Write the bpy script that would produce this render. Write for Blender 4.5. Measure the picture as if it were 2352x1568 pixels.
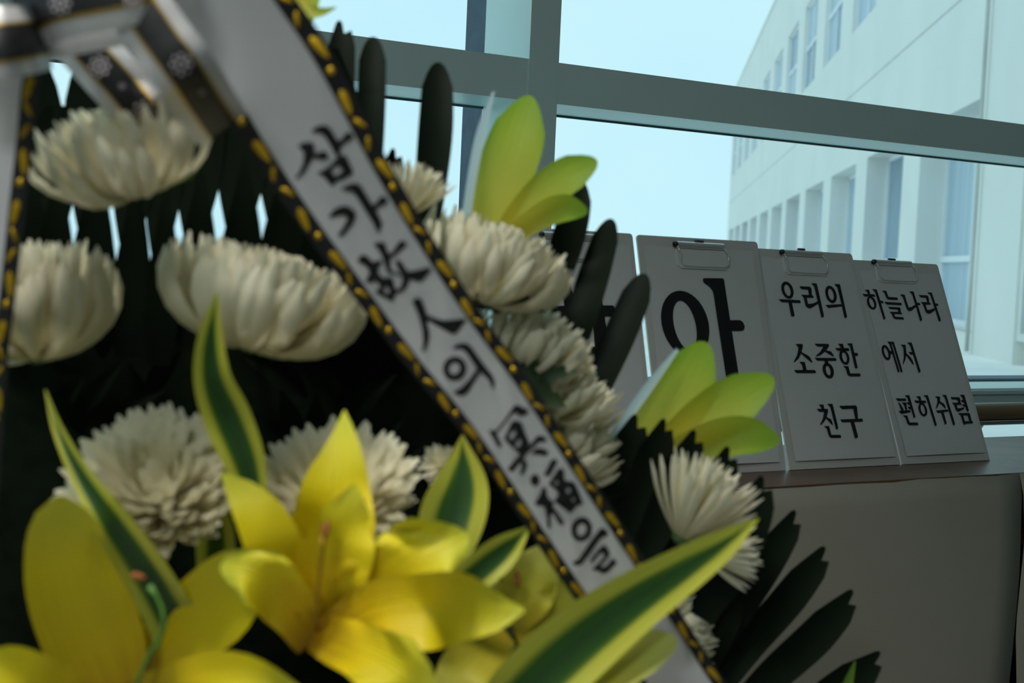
import bpy, bmesh, math, random
from mathutils import Vector, Matrix
from mathutils.geometry import tessellate_polygon

# ------------------------------------------------------------------ scene, camera, sky, light
scene = bpy.context.scene
for o in list(bpy.data.objects):
    bpy.data.objects.remove(o)
COL = scene.collection
random.seed(7)

FPX = 3267.0                                  # focal length in pixels of a 2352 px wide frame (50 mm)
PITCH = math.atan(180.4 / FPX)
ROLL = math.atan(0.0447)
CAM = Vector((0, 0, 1.03))
FWD = Vector((0, math.cos(PITCH), -math.sin(PITCH)))
UP0 = Vector((0, math.sin(PITCH), math.cos(PITCH)))
RIGHT = math.cos(ROLL) * Vector((1, 0, 0)) + math.sin(ROLL) * UP0
UP = -math.sin(ROLL) * Vector((1, 0, 0)) + math.cos(ROLL) * UP0

cam_data = bpy.data.cameras.new('camera')
cam_data.lens = 50.0
cam_data.sensor_width = 36.0
cam_data.clip_start = 0.05
cam_data.clip_end = 500
cam_data.dof.use_dof = True
cam_data.dof.focus_distance = 2.55
cam_data.dof.aperture_fstop = 7.0
cam = bpy.data.objects.new('camera', cam_data)
COL.objects.link(cam)
M = Matrix((RIGHT, UP, -FWD)).transposed().to_4x4()
M.translation = CAM
cam.matrix_world = M
scene.camera = cam

scene.view_settings.view_transform = 'Standard'
scene.view_settings.look = 'None'
scene.view_settings.exposure = 0.0
scene.view_settings.gamma = 1.0
scene.view_settings.use_curve_mapping = False

scene.cycles.max_bounces = 7
scene.cycles.diffuse_bounces = 4
scene.cycles.transparent_max_bounces = 12

world = bpy.data.worlds.new('overcast_sky')
scene.world = world
world.use_nodes = True
nt = world.node_tree
nt.nodes.clear()
wo = nt.nodes.new('ShaderNodeOutputWorld')
bg = nt.nodes.new('ShaderNodeBackground')
tc = nt.nodes.new('ShaderNodeTexCoord')
nz = nt.nodes.new('ShaderNodeTexNoise')
nz.inputs['Scale'].default_value = 3.2
nz.inputs['Detail'].default_value = 5
rp = nt.nodes.new('ShaderNodeValToRGB')
rp.color_ramp.elements[0].position = 0.38
rp.color_ramp.elements[0].color = (0.86, 0.93, 1.0, 1)
rp.color_ramp.elements[1].position = 0.62
rp.color_ramp.elements[1].color = (1.0, 1.0, 1.0, 1)
nt.links.new(tc.outputs['Generated'], nz.inputs['Vector'])
nt.links.new(nz.outputs['Fac'], rp.inputs['Fac'])
nt.links.new(rp.outputs['Color'], bg.inputs['Color'])
nt.links.new(bg.outputs['Background'], wo.inputs['Surface'])
bg.inputs['Strength'].default_value = 1.04

FILL_POWER = 84.0                             # unseen ceiling panel added as room fill, see added_panel below
SPOT_POWER = 5.0                             # unseen spotlight added above the wreath, see downlight below

# ------------------------------------------------------------------ frames of reference
WALL_ANG = math.atan2(5381, 3272)             # direction in which the window wall recedes
W = Vector((math.sin(WALL_ANG), math.cos(WALL_ANG), 0))
N = Vector((-math.cos(WALL_ANG), math.sin(WALL_ANG), 0))      # towards outdoors
Z = Vector((0, 0, 1))


def wp(s, n, z):
    return W * s + N * n + Z * z


def ray(x, y):
    return FWD + RIGHT * ((x - 1176) / FPX) + UP * ((784 - y) / FPX)


def at(x, y, d):
    return CAM + ray(x, y) * d


def on_plane(x, y, p0, nrm):
    v = ray(x, y)
    return CAM + v * ((p0 - CAM).dot(nrm) / v.dot(nrm))


# ------------------------------------------------------------------ materials
MATS = {}


def new_mat(name):
    m = bpy.data.materials.new(name)
    m.use_nodes = True
    MATS[name] = m
    return m, m.node_tree, m.node_tree.nodes['Principled BSDF']


def plain(name, col, rough=0.6, metal=0.0, noise=0.0, scale=20.0, spec=0.5, bump=0.0, stretch=None):
    m, t, p = new_mat(name)
    p.inputs['Base Color'].default_value = (*col, 1)
    p.inputs['Roughness'].default_value = rough
    p.inputs['Metallic'].default_value = metal
    p.inputs['Specular IOR Level'].default_value = spec
    if noise or bump:
        c = t.nodes.new('ShaderNodeTexCoord')
        mp = t.nodes.new('ShaderNodeMapping')
        if stretch:
            mp.inputs['Scale'].default_value = stretch
        n = t.nodes.new('ShaderNodeTexNoise')
        n.inputs['Scale'].default_value = scale
        n.inputs['Detail'].default_value = 6
        t.links.new(c.outputs['Object'], mp.inputs['Vector'])
        t.links.new(mp.outputs['Vector'], n.inputs['Vector'])
        if noise:
            r = t.nodes.new('ShaderNodeValToRGB')
            r.color_ramp.elements[0].position = 0.3
            r.color_ramp.elements[1].position = 0.7
            r.color_ramp.elements[0].color = (*[max(0, k * (1 - noise)) for k in col], 1)
            r.color_ramp.elements[1].color = (*[min(1, k * (1 + noise)) for k in col], 1)
            t.links.new(n.outputs['Fac'], r.inputs['Fac'])
            t.links.new(r.outputs['Color'], p.inputs['Base Color'])
        if bump:
            b = t.nodes.new('ShaderNodeBump')
            b.inputs['Strength'].default_value = bump
            b.inputs['Distance'].default_value = 0.01
            t.links.new(n.outputs['Fac'], b.inputs['Height'])
            t.links.new(b.outputs['Normal'], p.inputs['Normal'])
    return m


def leafy(name, stops, axis='v', trans=0.35, rough=0.5, noise=0.12, nscale=(30, 3), spec=0.4, mirror=False, tint=None, fade=0.0, ribs=0.0):
    """Thin plant tissue: colour ramp along (v) or across (u) the blade, partly translucent."""
    m, t, p = new_mat(name)
    uv = t.nodes.new('ShaderNodeUVMap')
    sep = t.nodes.new('ShaderNodeSeparateXYZ')
    t.links.new(uv.outputs['UV'], sep.inputs['Vector'])
    src = sep.outputs['X' if axis == 'u' else 'Y']
    if mirror:
        a = t.nodes.new('ShaderNodeMath'); a.operation = 'SUBTRACT'; a.inputs[1].default_value = 0.5
        b = t.nodes.new('ShaderNodeMath'); b.operation = 'ABSOLUTE'
        c = t.nodes.new('ShaderNodeMath'); c.operation = 'MULTIPLY'; c.inputs[1].default_value = 2.0
        t.links.new(src, a.inputs[0]); t.links.new(a.outputs[0], b.inputs[0]); t.links.new(b.outputs[0], c.inputs[0])
        src = c.outputs[0]
    if fade:                                 # stripe runs out towards the tip of the leaf
        pw = t.nodes.new('ShaderNodeMath'); pw.operation = 'POWER'; pw.inputs[1].default_value = 5.0
        fm = t.nodes.new('ShaderNodeMath'); fm.operation = 'MULTIPLY_ADD'; fm.inputs[1].default_value = fade
        t.links.new(sep.outputs['Y'], pw.inputs[0]); t.links.new(pw.outputs[0], fm.inputs[0]); t.links.new(src, fm.inputs[2])
        src = fm.outputs[0]
    mp = t.nodes.new('ShaderNodeMapping')
    mp.inputs['Scale'].default_value = (nscale[0], nscale[1], 1)
    n = t.nodes.new('ShaderNodeTexNoise')
    n.inputs['Scale'].default_value = 1.0
    n.inputs['Detail'].default_value = 3
    t.links.new(uv.outputs['UV'], mp.inputs['Vector'])
    t.links.new(mp.outputs['Vector'], n.inputs['Vector'])
    ma = t.nodes.new('ShaderNodeMath'); ma.operation = 'MULTIPLY_ADD'
    ma.inputs[1].default_value = noise * 2
    s2 = t.nodes.new('ShaderNodeMath'); s2.operation = 'SUBTRACT'; s2.inputs[1].default_value = noise
    t.links.new(n.outputs['Fac'], ma.inputs[0])
    t.links.new(src, ma.inputs[2])
    t.links.new(ma.outputs[0], s2.inputs[0])
    r = t.nodes.new('ShaderNodeValToRGB')
    els = r.color_ramp.elements
    while len(els) < len(stops):
        els.new(0.5)
    for e, (pos, c) in zip(els, stops):
        e.position = pos
        e.color = (*c, 1)
    t.links.new(s2.outputs[0], r.inputs['Fac'])
    t.links.new(r.outputs['Color'], p.inputs['Base Color'])
    p.inputs['Roughness'].default_value = rough
    p.inputs['Specular IOR Level'].default_value = spec
    if ribs:                                 # fine lengthwise veins
        rm = t.nodes.new('ShaderNodeMapping'); rm.inputs['Scale'].default_value = (26, 1.6, 1)
        rn = t.nodes.new('ShaderNodeTexNoise'); rn.inputs['Scale'].default_value = 1.0; rn.inputs['Detail'].default_value = 2
        bp_ = t.nodes.new('ShaderNodeBump'); bp_.inputs['Strength'].default_value = ribs; bp_.inputs['Distance'].default_value = 0.004
        t.links.new(uv.outputs['UV'], rm.inputs['Vector']); t.links.new(rm.outputs['Vector'], rn.inputs['Vector'])
        t.links.new(rn.outputs['Fac'], bp_.inputs['Height']); t.links.new(bp_.outputs['Normal'], p.inputs['Normal'])
    if trans:
        tr = t.nodes.new('ShaderNodeBsdfTranslucent')
        if tint:
            mx = t.nodes.new('ShaderNodeMix'); mx.data_type = 'RGBA'; mx.blend_type = 'MULTIPLY'
            mx.inputs[0].default_value = 1.0
            mx.inputs[7].default_value = (*tint, 1)
            t.links.new(r.outputs['Color'], mx.inputs[6])
            t.links.new(mx.outputs[2], tr.inputs['Color'])
        else:
            t.links.new(r.outputs['Color'], tr.inputs['Color'])
        mix = t.nodes.new('ShaderNodeMixShader')
        mix.inputs[0].default_value = trans
        out = t.nodes['Material Output']
        t.links.new(p.outputs['BSDF'], mix.inputs[1])
        t.links.new(tr.outputs['BSDF'], mix.inputs[2])
        t.links.new(mix.outputs[0], out.inputs['Surface'])
    return m


def glass_mat(name, tint):
    m, t, p = new_mat(name)
    t.nodes.remove(p)
    out = t.nodes['Material Output']
    tr = t.nodes.new('ShaderNodeBsdfTransparent')
    tr.inputs['Color'].default_value = (*tint, 1)
    t.links.new(tr.outputs[0], out.inputs['Surface'])
    return m


plain('painted_wall', (0.42, 0.42, 0.40), 0.85, noise=0.05, scale=4)
plain('ceiling_paint', (0.5, 0.5, 0.49), 0.9, noise=0.04, scale=3)
plain('floor_terrazzo', (0.30, 0.28, 0.25), 0.35, noise=0.18, scale=60)
plain('frame_paint', (0.70, 0.88, 0.86), 0.38, noise=0.02, scale=8)
plain('frame_cap_blue', (0.035, 0.075, 0.12), 0.5, noise=0.25, scale=30)
plain('gasket', (0.05, 0.10, 0.12), 0.5)
glass_mat('tinted_glass', (0.77, 0.945, 0.975))
plain('rail_wood', (0.22, 0.15, 0.075), 0.28, noise=0.25, scale=6, stretch=(1, 1, 30))
plain('rail_steel', (0.5, 0.55, 0.56), 0.2, metal=1.0, noise=0.04, scale=10)
plain('table_wood', (0.15, 0.075, 0.04), 0.36, noise=0.3, scale=5, stretch=(3, 3, 40))
plain('cover_paper', (0.36, 0.345, 0.28), 0.75, noise=0.025, scale=5, bump=0.02)
plain('board_white', (0.60, 0.60, 0.57), 0.5, noise=0.02, scale=6)
plain('paper_white', (0.64, 0.66, 0.65), 0.75, noise=0.015, scale=10)
plain('ink', (0.004, 0.005, 0.005), 0.6)
plain('clip_steel', (0.78, 0.80, 0.79), 0.16, metal=0.6, noise=0.05, scale=30)
plain('clip_plate', (0.66, 0.68, 0.67), 0.35, noise=0.03, scale=20)
plain('clip_black', (0.01, 0.01, 0.012), 0.4)
plain('lamp_case', (0.7, 0.7, 0.7), 0.4, noise=0.02)
plain('stucco', (0.80, 0.79, 0.75), 0.95, noise=0.035, scale=0.9, bump=0.15)
plain('stucco_rough', (0.74, 0.74, 0.70), 0.95, noise=0.07, scale=5, bump=0.5)
plain('stucco_joint', (0.55, 0.55, 0.53), 0.95, noise=0.1, scale=3)
plain('sash_white', (0.80, 0.83, 0.86), 0.5, noise=0.02)
plain('window_dark', (0.20, 0.31, 0.42), 0.12, noise=0.18, scale=1.2)
plain('window_blind', (0.42, 0.53, 0.62), 0.4, noise=0.1, scale=1.5, stretch=(6, 6, 0.3))
plain('deck_concrete', (0.88, 0.88, 0.85), 0.9, noise=0.08, scale=1.2)
plain('ribbon_white', (0.72, 0.72, 0.73), 0.38, noise=0.015, scale=14, spec=0.35)
plain('ribbon_black', (0.012, 0.012, 0.014), 0.45, noise=0.3, scale=150)
plain('gold_thread', (0.52, 0.32, 0.012), 0.34, metal=0.7, noise=0.15, scale=300)
plain('bow_silver', (0.66, 0.66, 0.66), 0.3, metal=0.35, noise=0.08, scale=18, stretch=(3, 1, 1))
plain('motif_white', (0.55, 0.5, 0.52), 0.5)
plain('foam_green', (0.005, 0.009, 0.005), 0.95, noise=0.4, scale=40, spec=0.05)
plain('easel_wood', (0.28, 0.18, 0.10), 0.6, noise=0.2, scale=12, stretch=(6, 6, 1))
plain('stem_green', (0.05, 0.11, 0.03), 0.6, noise=0.2, scale=60)
plain('pistil_green', (0.10, 0.26, 0.03), 0.45, noise=0.15, scale=80)
plain('pistil_amber', (0.42, 0.24, 0.01), 0.5, noise=0.1, scale=80)
plain('anther_rust', (0.32, 0.10, 0.02), 0.8, noise=0.2, scale=200)
leafy('mum_petal', [(0.0, (0.60, 0.58, 0.28)), (0.30, (0.84, 0.79, 0.56)), (1.0, (0.90, 0.86, 0.68))], trans=0.32, rough=0.6, noise=0.06, nscale=(6, 1.5))
leafy('lily_petal', [(0.0, (0.42, 0.22, 0.003)), (0.28, (0.74, 0.53, 0.004)), (0.7, (0.84, 0.70, 0.008)), (1.0, (0.66, 0.68, 0.05))], trans=0.14, rough=0.5, noise=0.12, nscale=(14, 1.2), ribs=0.35)
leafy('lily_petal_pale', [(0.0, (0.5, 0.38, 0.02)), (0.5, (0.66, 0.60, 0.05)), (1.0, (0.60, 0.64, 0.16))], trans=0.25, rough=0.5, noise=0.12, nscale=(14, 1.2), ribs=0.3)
leafy('variegated', [(0.0, (0.03, 0.08, 0.025)), (0.36, (0.035, 0.11, 0.02)), (0.50, (0.14, 0.22, 0.025)), (0.62, (0.58, 0.60, 0.07)), (1.0, (0.70, 0.70, 0.09))], axis='u', mirror=True, trans=0.3, rough=0.4, noise=0.2, nscale=(22, 0.5), fade=0.55)
leafy('lime_leaf', [(0.0, (0.66, 0.54, 0.05)), (0.45, (0.70, 0.66, 0.09)), (0.8, (0.50, 0.62, 0.06)), (1.0, (0.34, 0.54, 0.04))], trans=0.5, rough=0.45, noise=0.1, nscale=(8, 2), ribs=0.2)
leafy('dark_leaf', [(0.0, (0.004, 0.008, 0.004)), (0.5, (0.007, 0.013, 0.007)), (1.0, (0.011, 0.018, 0.010))], axis='u', trans=0.05, rough=0.45, noise=0.35, nscale=(26, 0.7), spec=0.09)
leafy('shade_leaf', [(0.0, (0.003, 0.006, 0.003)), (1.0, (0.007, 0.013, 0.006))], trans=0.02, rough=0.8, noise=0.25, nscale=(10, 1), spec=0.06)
leafy('waxy_leaf', [(0.0, (0.55, 0.72, 0.80)), (1.0, (0.66, 0.82, 0.90))], trans=0.5, rough=0.3, noise=0.1, nscale=(6, 2))  # sky reflection on dark leaf edges, put into the colour
leafy('mum_leaf', [(0.0, (0.012, 0.03, 0.010)), (1.0, (0.03, 0.06, 0.018))], trans=0.1, rough=0.6, noise=0.2, nscale=(6, 6))
leafy('bright_leaf', [(0.0, (0.10, 0.24, 0.02)), (1.0, (0.18, 0.34, 0.03))], trans=0.4, rough=0.5, noise=0.15, nscale=(6, 3))


# ------------------------------------------------------------------ mesh and object helpers
def tag(o, label=None, cat=None, group=None, kind=None):
    if label: o['label'] = label
    if cat: o['category'] = cat
    if group: o['group'] = group
    if kind: o['kind'] = kind
    return o


def empty(name, loc, label=None, cat=None, group=None, kind=None):
    o = bpy.data.objects.new(name, None)
    COL.objects.link(o)
    o.location = loc
    o.empty_display_size = 0.02
    return tag(o, label, cat, group, kind)


def mesh_obj(name, verts, faces, mat, origin=(0, 0, 0), smooth=False, uvs=None, parent=None, flip=None):
    """verts are world points; the object's origin is `origin` (for a child: the origin of its thing)."""
    base = Vector(origin)
    if parent is not None:
        base = Vector((0, 0, 0))
        q = parent
        while q is not None:
            base += Vector(q.location)
            q = q.parent
    me = bpy.data.meshes.new(name)
    me.from_pydata([tuple(Vector(v) - base) for v in verts], [], faces)
    me.materials.append(MATS[mat])
    if uvs:
        lay = me.uv_layers.new(name='UVMap')
        for lp in me.loops:
            lay.data[lp.index].uv = uvs[lp.vertex_index]
    if smooth:
        for p in me.polygons:
            p.use_smooth = True
    me.update()
    o = bpy.data.objects.new(name, me)
    COL.objects.link(o)
    if parent is not None:
        o.parent = parent
    else:
        o.location = base
    return o


def child(name, vf, mat, parent, **k):
    return mesh_obj(name, vf[0], vf[1], mat, parent=parent, **k)


def box_vf(c8):
    return c8, [(0, 3, 2, 1), (4, 5, 6, 7), (0, 1, 5, 4), (1, 2, 6, 5), (2, 3, 7, 6), (3, 0, 4, 7)]


def wbox(s0, s1, n0, n1, z0, z1):
    """box aligned with the window wall"""
    return box_vf([wp(s0, n0, z0), wp(s1, n0, z0), wp(s1, n1, z0), wp(s0, n1, z0),
                   wp(s0, n0, z1), wp(s1, n0, z1), wp(s1, n1, z1), wp(s0, n1, z1)])


def join(*vfs):
    V, Fc = [], []
    for v, f in vfs:
        k = len(V)
        V += list(v)
        Fc += [tuple(i + k for i in q) for q in f]
    return V, Fc


def tube(path, r, seg=8, closed=False, cap=True):
    V, Fc = [], []
    n = len(path)
    rs = r if isinstance(r, (list, tuple)) else [r] * n
    prev = None
    for i, p in enumerate(path):
        a = path[(i - 1) % n] if (closed or i > 0) else path[0]
        b = path[(i + 1) % n] if (closed or i < n - 1) else path[-1]
        t = (Vector(b) - Vector(a)).normalized()
        ref = prev if prev is not None else (Vector((0, 0, 1)) if abs(t.z) < 0.9 else Vector((1, 0, 0)))
        x = (ref - t * ref.dot(t)).normalized()
        y = t.cross(x)
        prev = x
        for j in range(seg):
            q = 2 * math.pi * j / seg
            V.append(Vector(p) + (x * math.cos(q) + y * math.sin(q)) * rs[i])
    for i in range(n if closed else n - 1):
        for j in range(seg):
            k = (i + 1) % n
            Fc.append((i * seg + j, i * seg + (j + 1) % seg, k * seg + (j + 1) % seg, k * seg + j))
    if cap and not closed:
        Fc.append(tuple(range(seg - 1, -1, -1)))
        Fc.append(tuple(range((n - 1) * seg, n * seg)))
    return V, Fc


def spline(pts, m):
    """Catmull-Rom through tuples, m samples, even in chord length"""
    P = [tuple(map(float, p)) for p in pts]
    n = len(P)
    L = [0.0]
    for a, b in zip(P, P[1:]):
        L.append(L[-1] + max(1e-6, math.hypot(b[0] - a[0], b[1] - a[1])))

    def ev(t):
        d = t * L[-1]
        i = 0
        while i < n - 2 and d > L[i + 1]:
            i += 1
        h = L[i + 1] - L[i]
        u = (d - L[i]) / h
        out = []
        for k in range(len(P[0])):
            p1, p2 = P[i][k], P[i + 1][k]
            m1 = (P[i + 1][k] - P[i - 1][k]) / (L[i + 1] - L[i - 1]) * h if i > 0 else p2 - p1
            m2 = (P[i + 2][k] - p1) / (L[i + 2] - L[i]) * h if i < n - 2 else p2 - p1
            out.append((2 * u ** 3 - 3 * u * u + 1) * p1 + (u ** 3 - 2 * u * u + u) * m1
                       + (-2 * u ** 3 + 3 * u * u) * p2 + (u ** 3 - u * u) * m2)
        return out
    return [ev(i / (m - 1)) for i in range(m)], ev, L[-1]


NOTCH = [(-1, -1.5), (-0.75, -0.75), (-0.45, -0.12), (-0.25, 0.0), (0.0, -0.08), (0.2, -0.5), (0.45, -0.42), (0.7, -0.36), (1, -0.95)]
ROUND = [(-1, -0.9), (-0.75, -0.42), (-0.5, -0.16), (-0.25, -0.04), (0, 0.0), (0.25, -0.04), (0.5, -0.16), (0.75, -0.42), (1, -0.9)]


def blade(pts, n=15, chan=0.12, tilt=0.0, tip=None, wave=0.0, seed=0, cols=4, bell=0.0):
    """A thin blade (leaf, petal, ribbon). pts: (x, y, width, distance) base to tip, widths in pixels at that distance."""
    _, ev, L = spline(pts, 2)
    rnd = random.Random(seed)
    ph = rnd.uniform(0, 6.28)
    prof = tip
    A = [q[0] for q in prof] if prof else [-1 + 2 * j / cols for j in range(cols + 1)]
    V, uv = [], []
    wmax = max(p[2] for p in pts)
    for i in range(n):
        for j, a in enumerate(A):
            t = i / (n - 1)
            e = prof[j][1] * pts[-1][2] / L if prof else 0.0
            tt = t * (1 + e)
            x, y, w, d = ev(min(1.0, max(0.0, tt)))
            x2, y2, _, _ = ev(min(1.0, tt + 0.01))
            x1, y1, _, _ = ev(max(0.0, tt - 0.01))
            tx, ty = x2 - x1, y2 - y1
            l = math.hypot(tx, ty) or 1
            nx, ny = -ty / l, tx / l
            w = max(w, 0.5)
            dd = d + (chan * (1 - a * a) + tilt * a * 0.5) * w / FPX * d
            if wave:
                dd += wave * w / FPX * d * abs(a) * (math.sin(ph + 9 * t + 2.2 * (a > 0)) + 0.5 * math.sin(ph * 3 + 23 * t + 1.3 * (a > 0)))
                w = w * (1 + 0.25 * wave * math.sin(ph * 2 + 13 * t + 3 * (a > 0)))
            V.append(at(x + nx * a * w / 2, y + ny * a * w / 2, dd))
            uv.append(((a + 1) / 2, t))
    m = len(A)
    Fc = []
    for i in range(n - 1):
        for j in range(m - 1):
            Fc.append((i * m + j, i * m + j + 1, (i + 1) * m + j + 1, (i + 1) * m + j))
    return V, Fc, uv


def glyph_mesh(polys, mapper):
    """polys: list of (outer, [holes]) in pixels -> flat mesh on the surface given by mapper"""
    V, Fc = [], []
    for outer, holes in polys:
        loops = [[Vector((x, y, 0)) for x, y in lp] for lp in [outer] + holes]
        k = len(V)
        for lp in loops:
            V += [mapper(v.x, v.y) for v in lp]
        for tri in tessellate_polygon(loops):
            Fc.append(tuple(i + k for i in tri))
    # face the camera
    out = []
    for f in Fc:
        a, b, c = (V[i] for i in f)
        if (b - a).cross(c - a).dot(CAM - a) < 0:
            f = (f[0], f[2], f[1])
        out.append(f)
    return V, out


def ell(cx, cy, a, b, rot, n=36):
    """ellipse, long axis b leaning `rot` degrees to the left of upright"""
    r = math.radians(rot)
    out = []
    for k in range(n):
        q = 2 * math.pi * k / n
        out.append((cx + a * math.cos(q) * math.cos(r) - b * math.sin(q) * math.sin(r),
                    cy - a * math.cos(q) * math.sin(r) - b * math.sin(q) * math.cos(r)))
    return out

# ------------------------------------------------------------------ the room
def solid(name, vf, mat, origin=None, **t):
    v, f = vf
    if origin is None:
        origin = sum((Vector(q) for q in v), Vector()) / len(v)
    o = mesh_obj(name, v, f, mat, origin=origin)
    return tag(o, **t)


S0, S1, NB, NG = -4.6, 6.0, -4.4, 2.31        # room: along the wall, back wall, glass plane
solid('floor', wbox(S0, S1, NB, 2.42, -0.1, 0.0), 'floor_terrazzo', kind='structure', label='speckled stone floor of the hall', cat='floor')
solid('ceiling', wbox(S0, S1, NB, 2.42, 2.9, 3.0), 'ceiling_paint', kind='structure', label='plain painted ceiling of the hall', cat='ceiling')
solid('wall_back', wbox(S0, S1, NB - 0.1, NB, 0, 2.9), 'painted_wall', kind='structure', label='plain painted wall opposite the window', cat='wall')
solid('wall_left', wbox(S0 - 0.1, S0, NB, 2.42, 0, 2.9), 'painted_wall', kind='structure', label='plain painted end wall left of the wreath', cat='wall')
solid('wall_right', wbox(S1, S1 + 0.1, NB, 2.42, 0, 2.9), 'painted_wall', kind='structure', label='plain painted end wall right of the table', cat='wall')

# window front: deep painted mullions and transoms, tinted panes, dark blue caps outside
win = empty('window_1', wp(1.35, 2.15, 0.0), 'grey-green framed window wall with large tinted panes', 'window', kind='structure')
MUL = [1.348 + 1.78 * k for k in range(-3, 3)]
ZT0, ZT1 = 1.316, 1.389                       # the transom in view
ZB0, ZB1 = 0.715, 0.798                       # the low rail behind the handrail
for s in MUL:
    child('mullion', wbox(s - 0.031, s + 0.031, 2.15, 2.31, 0.06, 2.84), 'frame_paint', win)
    c = child('mullion_cap', wbox(s - 0.022, s + 0.022, 2.325, 2.40, 0.06, 2.84), 'frame_cap_blue', win)
edges = [S0] + MUL + [S1]
for a, b in zip(edges, edges[1:]):
    a2 = a + (0.031 if a != S0 else 0)
    b2 = b - (0.031 if b != S1 else 0)
    for z0, z1, nm in ((0.0, 0.06, 'bottom_rail'), (ZB0, ZB1, 'low_rail'), (ZT0, ZT1, 'transom'), (2.84, 2.9, 'top_rail')):
        child(nm, wbox(a2, b2, 2.152, 2.31, z0, z1), 'frame_paint', win)
    for z0, z1 in ((0.06, ZB0), (ZB1, ZT0), (ZT1, 2.84)):
        child('pane', wbox(a2, b2, 2.312, 2.318, z0, z1), 'tinted_glass', win)
        child('gasket', join(wbox(a2, b2, 2.306, 2.3115, z1 - 0.004, z1), wbox(a2, b2, 2.306, 2.3115, z0, z0 + 0.004)), 'gasket', win)
    # aluminium ledge outside, on top of the low rail
    child('outer_ledge', wbox(a2, b2, 2.33, 2.42, ZB1 - 0.03, ZB1 + 0.004), 'frame_cap_blue', win)
    child('rail_bead', wbox(a2, b2, 2.143, 2.151, ZB1 - 0.012, ZB1 - 0.004), 'frame_paint', win)

# wooden handrail on a steel strip with cup brackets, between table and window
rail = empty('handrail', wp(1.35, 1.93, 0.0), 'round brown wooden handrail on steel brackets between table and window', 'handrail')
HN, HZ, HR = 1.93, 0.7745, 0.0185
child('rail', tube([wp(S0 + 0.05 + k * 0.5, HN, HZ) for k in range(22)], HR, 20), 'rail_wood', rail, smooth=True)
child('steel_strip', join(wbox(S0 + 0.05, S1 - 0.05, HN - 0.012, HN + 0.012, HZ - HR - 0.0055, HZ - HR - 0.0005)), 'rail_steel', rail)
for k in range(-3, 4):
    s = 2.255 + 1.2 * k
    prof = [(0.030, -0.0245), (0.026, -0.029), (0.017, -0.040), (0.013, -0.052), (0.012, -0.12), (0.012, -HZ)]
    V, Fc = [], []
    for r, dz in prof:
        for j in range(14):
            q = 2 * math.pi * j / 14
            V.append(wp(s, HN, HZ + dz) + W * (r * math.cos(q)) + N * (0.5 * r * math.sin(q)))
    for i in range(len(prof) - 1):
        for j in range(14):
            Fc.append((i * 14 + j, i * 14 + (j + 1) % 14, (i + 1) * 14 + (j + 1) % 14, (i + 1) * 14 + j))
    Fc.append(tuple(range(14)))
    child('bracket', (V, Fc), 'rail_steel', rail, smooth=True)

# unseen ceiling panel, added to lift the ambient light of the hall
def added_panel(s, n, lab, power):
    o = empty('added_panel', wp(s, n, 2.9), lab, 'added lamp', 'added fill panels on the ceiling')
    child('casing', join(wbox(s - 0.62, s + 0.62, n - 0.18, n - 0.15, 2.84, 2.9), wbox(s - 0.62, s + 0.62, n + 0.15, n + 0.18, 2.84, 2.9),
                         wbox(s - 0.62, s - 0.60, n - 0.15, n + 0.15, 2.84, 2.9), wbox(s + 0.60, s + 0.62, n - 0.15, n + 0.15, 2.84, 2.9)), 'lamp_case', o)
    ld = bpy.data.lights.new('fill_panel', 'AREA')
    ld.shape = 'RECTANGLE'
    ld.size, ld.size_y = 1.2, 0.3
    ld.energy = power
    ld.color = (0.90, 1.0, 0.99)
    lo = bpy.data.objects.new('fill_panel', ld)
    COL.objects.link(lo)
    lo.parent = o
    lo.location = (0, 0, -0.03)
    lo.rotation_euler = (0, 0, math.pi / 2 - WALL_ANG)
    return o




def added_downlight(p, aim, lab, power):
    """unseen lamp added to light the wreath more than the boards, with trim ring"""
    o = empty('added_downlight', p, lab, 'added lamp')
    V, Fc = [], []
    prof = [(0.32, 0.0), (0.32, -0.014), (0.275, -0.014), (0.26, 0.0)]
    for r, dz in prof:
        for j in range(24):
            q = 2 * math.pi * j / 24
            V.append(Vector(p) + Vector((r * math.cos(q), r * math.sin(q), dz)))
    for i in range(3):
        for j in range(24):
            Fc.append((i * 24 + j, i * 24 + (j + 1) % 24, (i + 1) * 24 + (j + 1) % 24, (i + 1) * 24 + j))
    child('trim_ring', (V, Fc), 'lamp_case', o, smooth=True)
    ld = bpy.data.lights.new('fill_spot', 'AREA')
    ld.shape = 'DISK'
    ld.size = 0.5
    ld.energy = power
    ld.color = (1.0, 0.96, 0.90)
    ld.spread = math.radians(53)
    lo = bpy.data.objects.new('fill_spot', ld)
    COL.objects.link(lo)
    lo.parent = o
    lo.location = (0, 0, -0.02)
    lo.rotation_euler = (Vector(aim) - Vector(p)).to_track_quat('-Z', 'Y').to_euler()
    return o


added_downlight(Vector((-0.40, 0.22, 2.9)), Vector((-0.16, 0.90, 1.0)), 'unseen round lamp added in the ceiling to brighten the wreath', SPOT_POWER)
added_panel(-1.9, -1.3, 'unseen flat panel added on the ceiling as soft fill for the hall', FILL_POWER * 0.7)

# ------------------------------------------------------------------ outdoors: deck and the white school wing
BANG = math.atan2(319, 3272)
B = Vector((math.sin(BANG), math.cos(BANG), 0))
BM = Vector((math.cos(BANG), -math.sin(BANG), 0))
LL = 2.7


def fp(t, d, z):
    return B * t + BM * (LL + d) + Z * z


def fbox(t0, t1, d0, d1, z0, z1):
    return box_vf([fp(t0, d0, z0), fp(t1, d0, z0), fp(t1, d1, z0), fp(t0, d1, z0),
                   fp(t0, d0, z1), fp(t1, d0, z1), fp(t1, d1, z1), fp(t0, d1, z1)])


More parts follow.
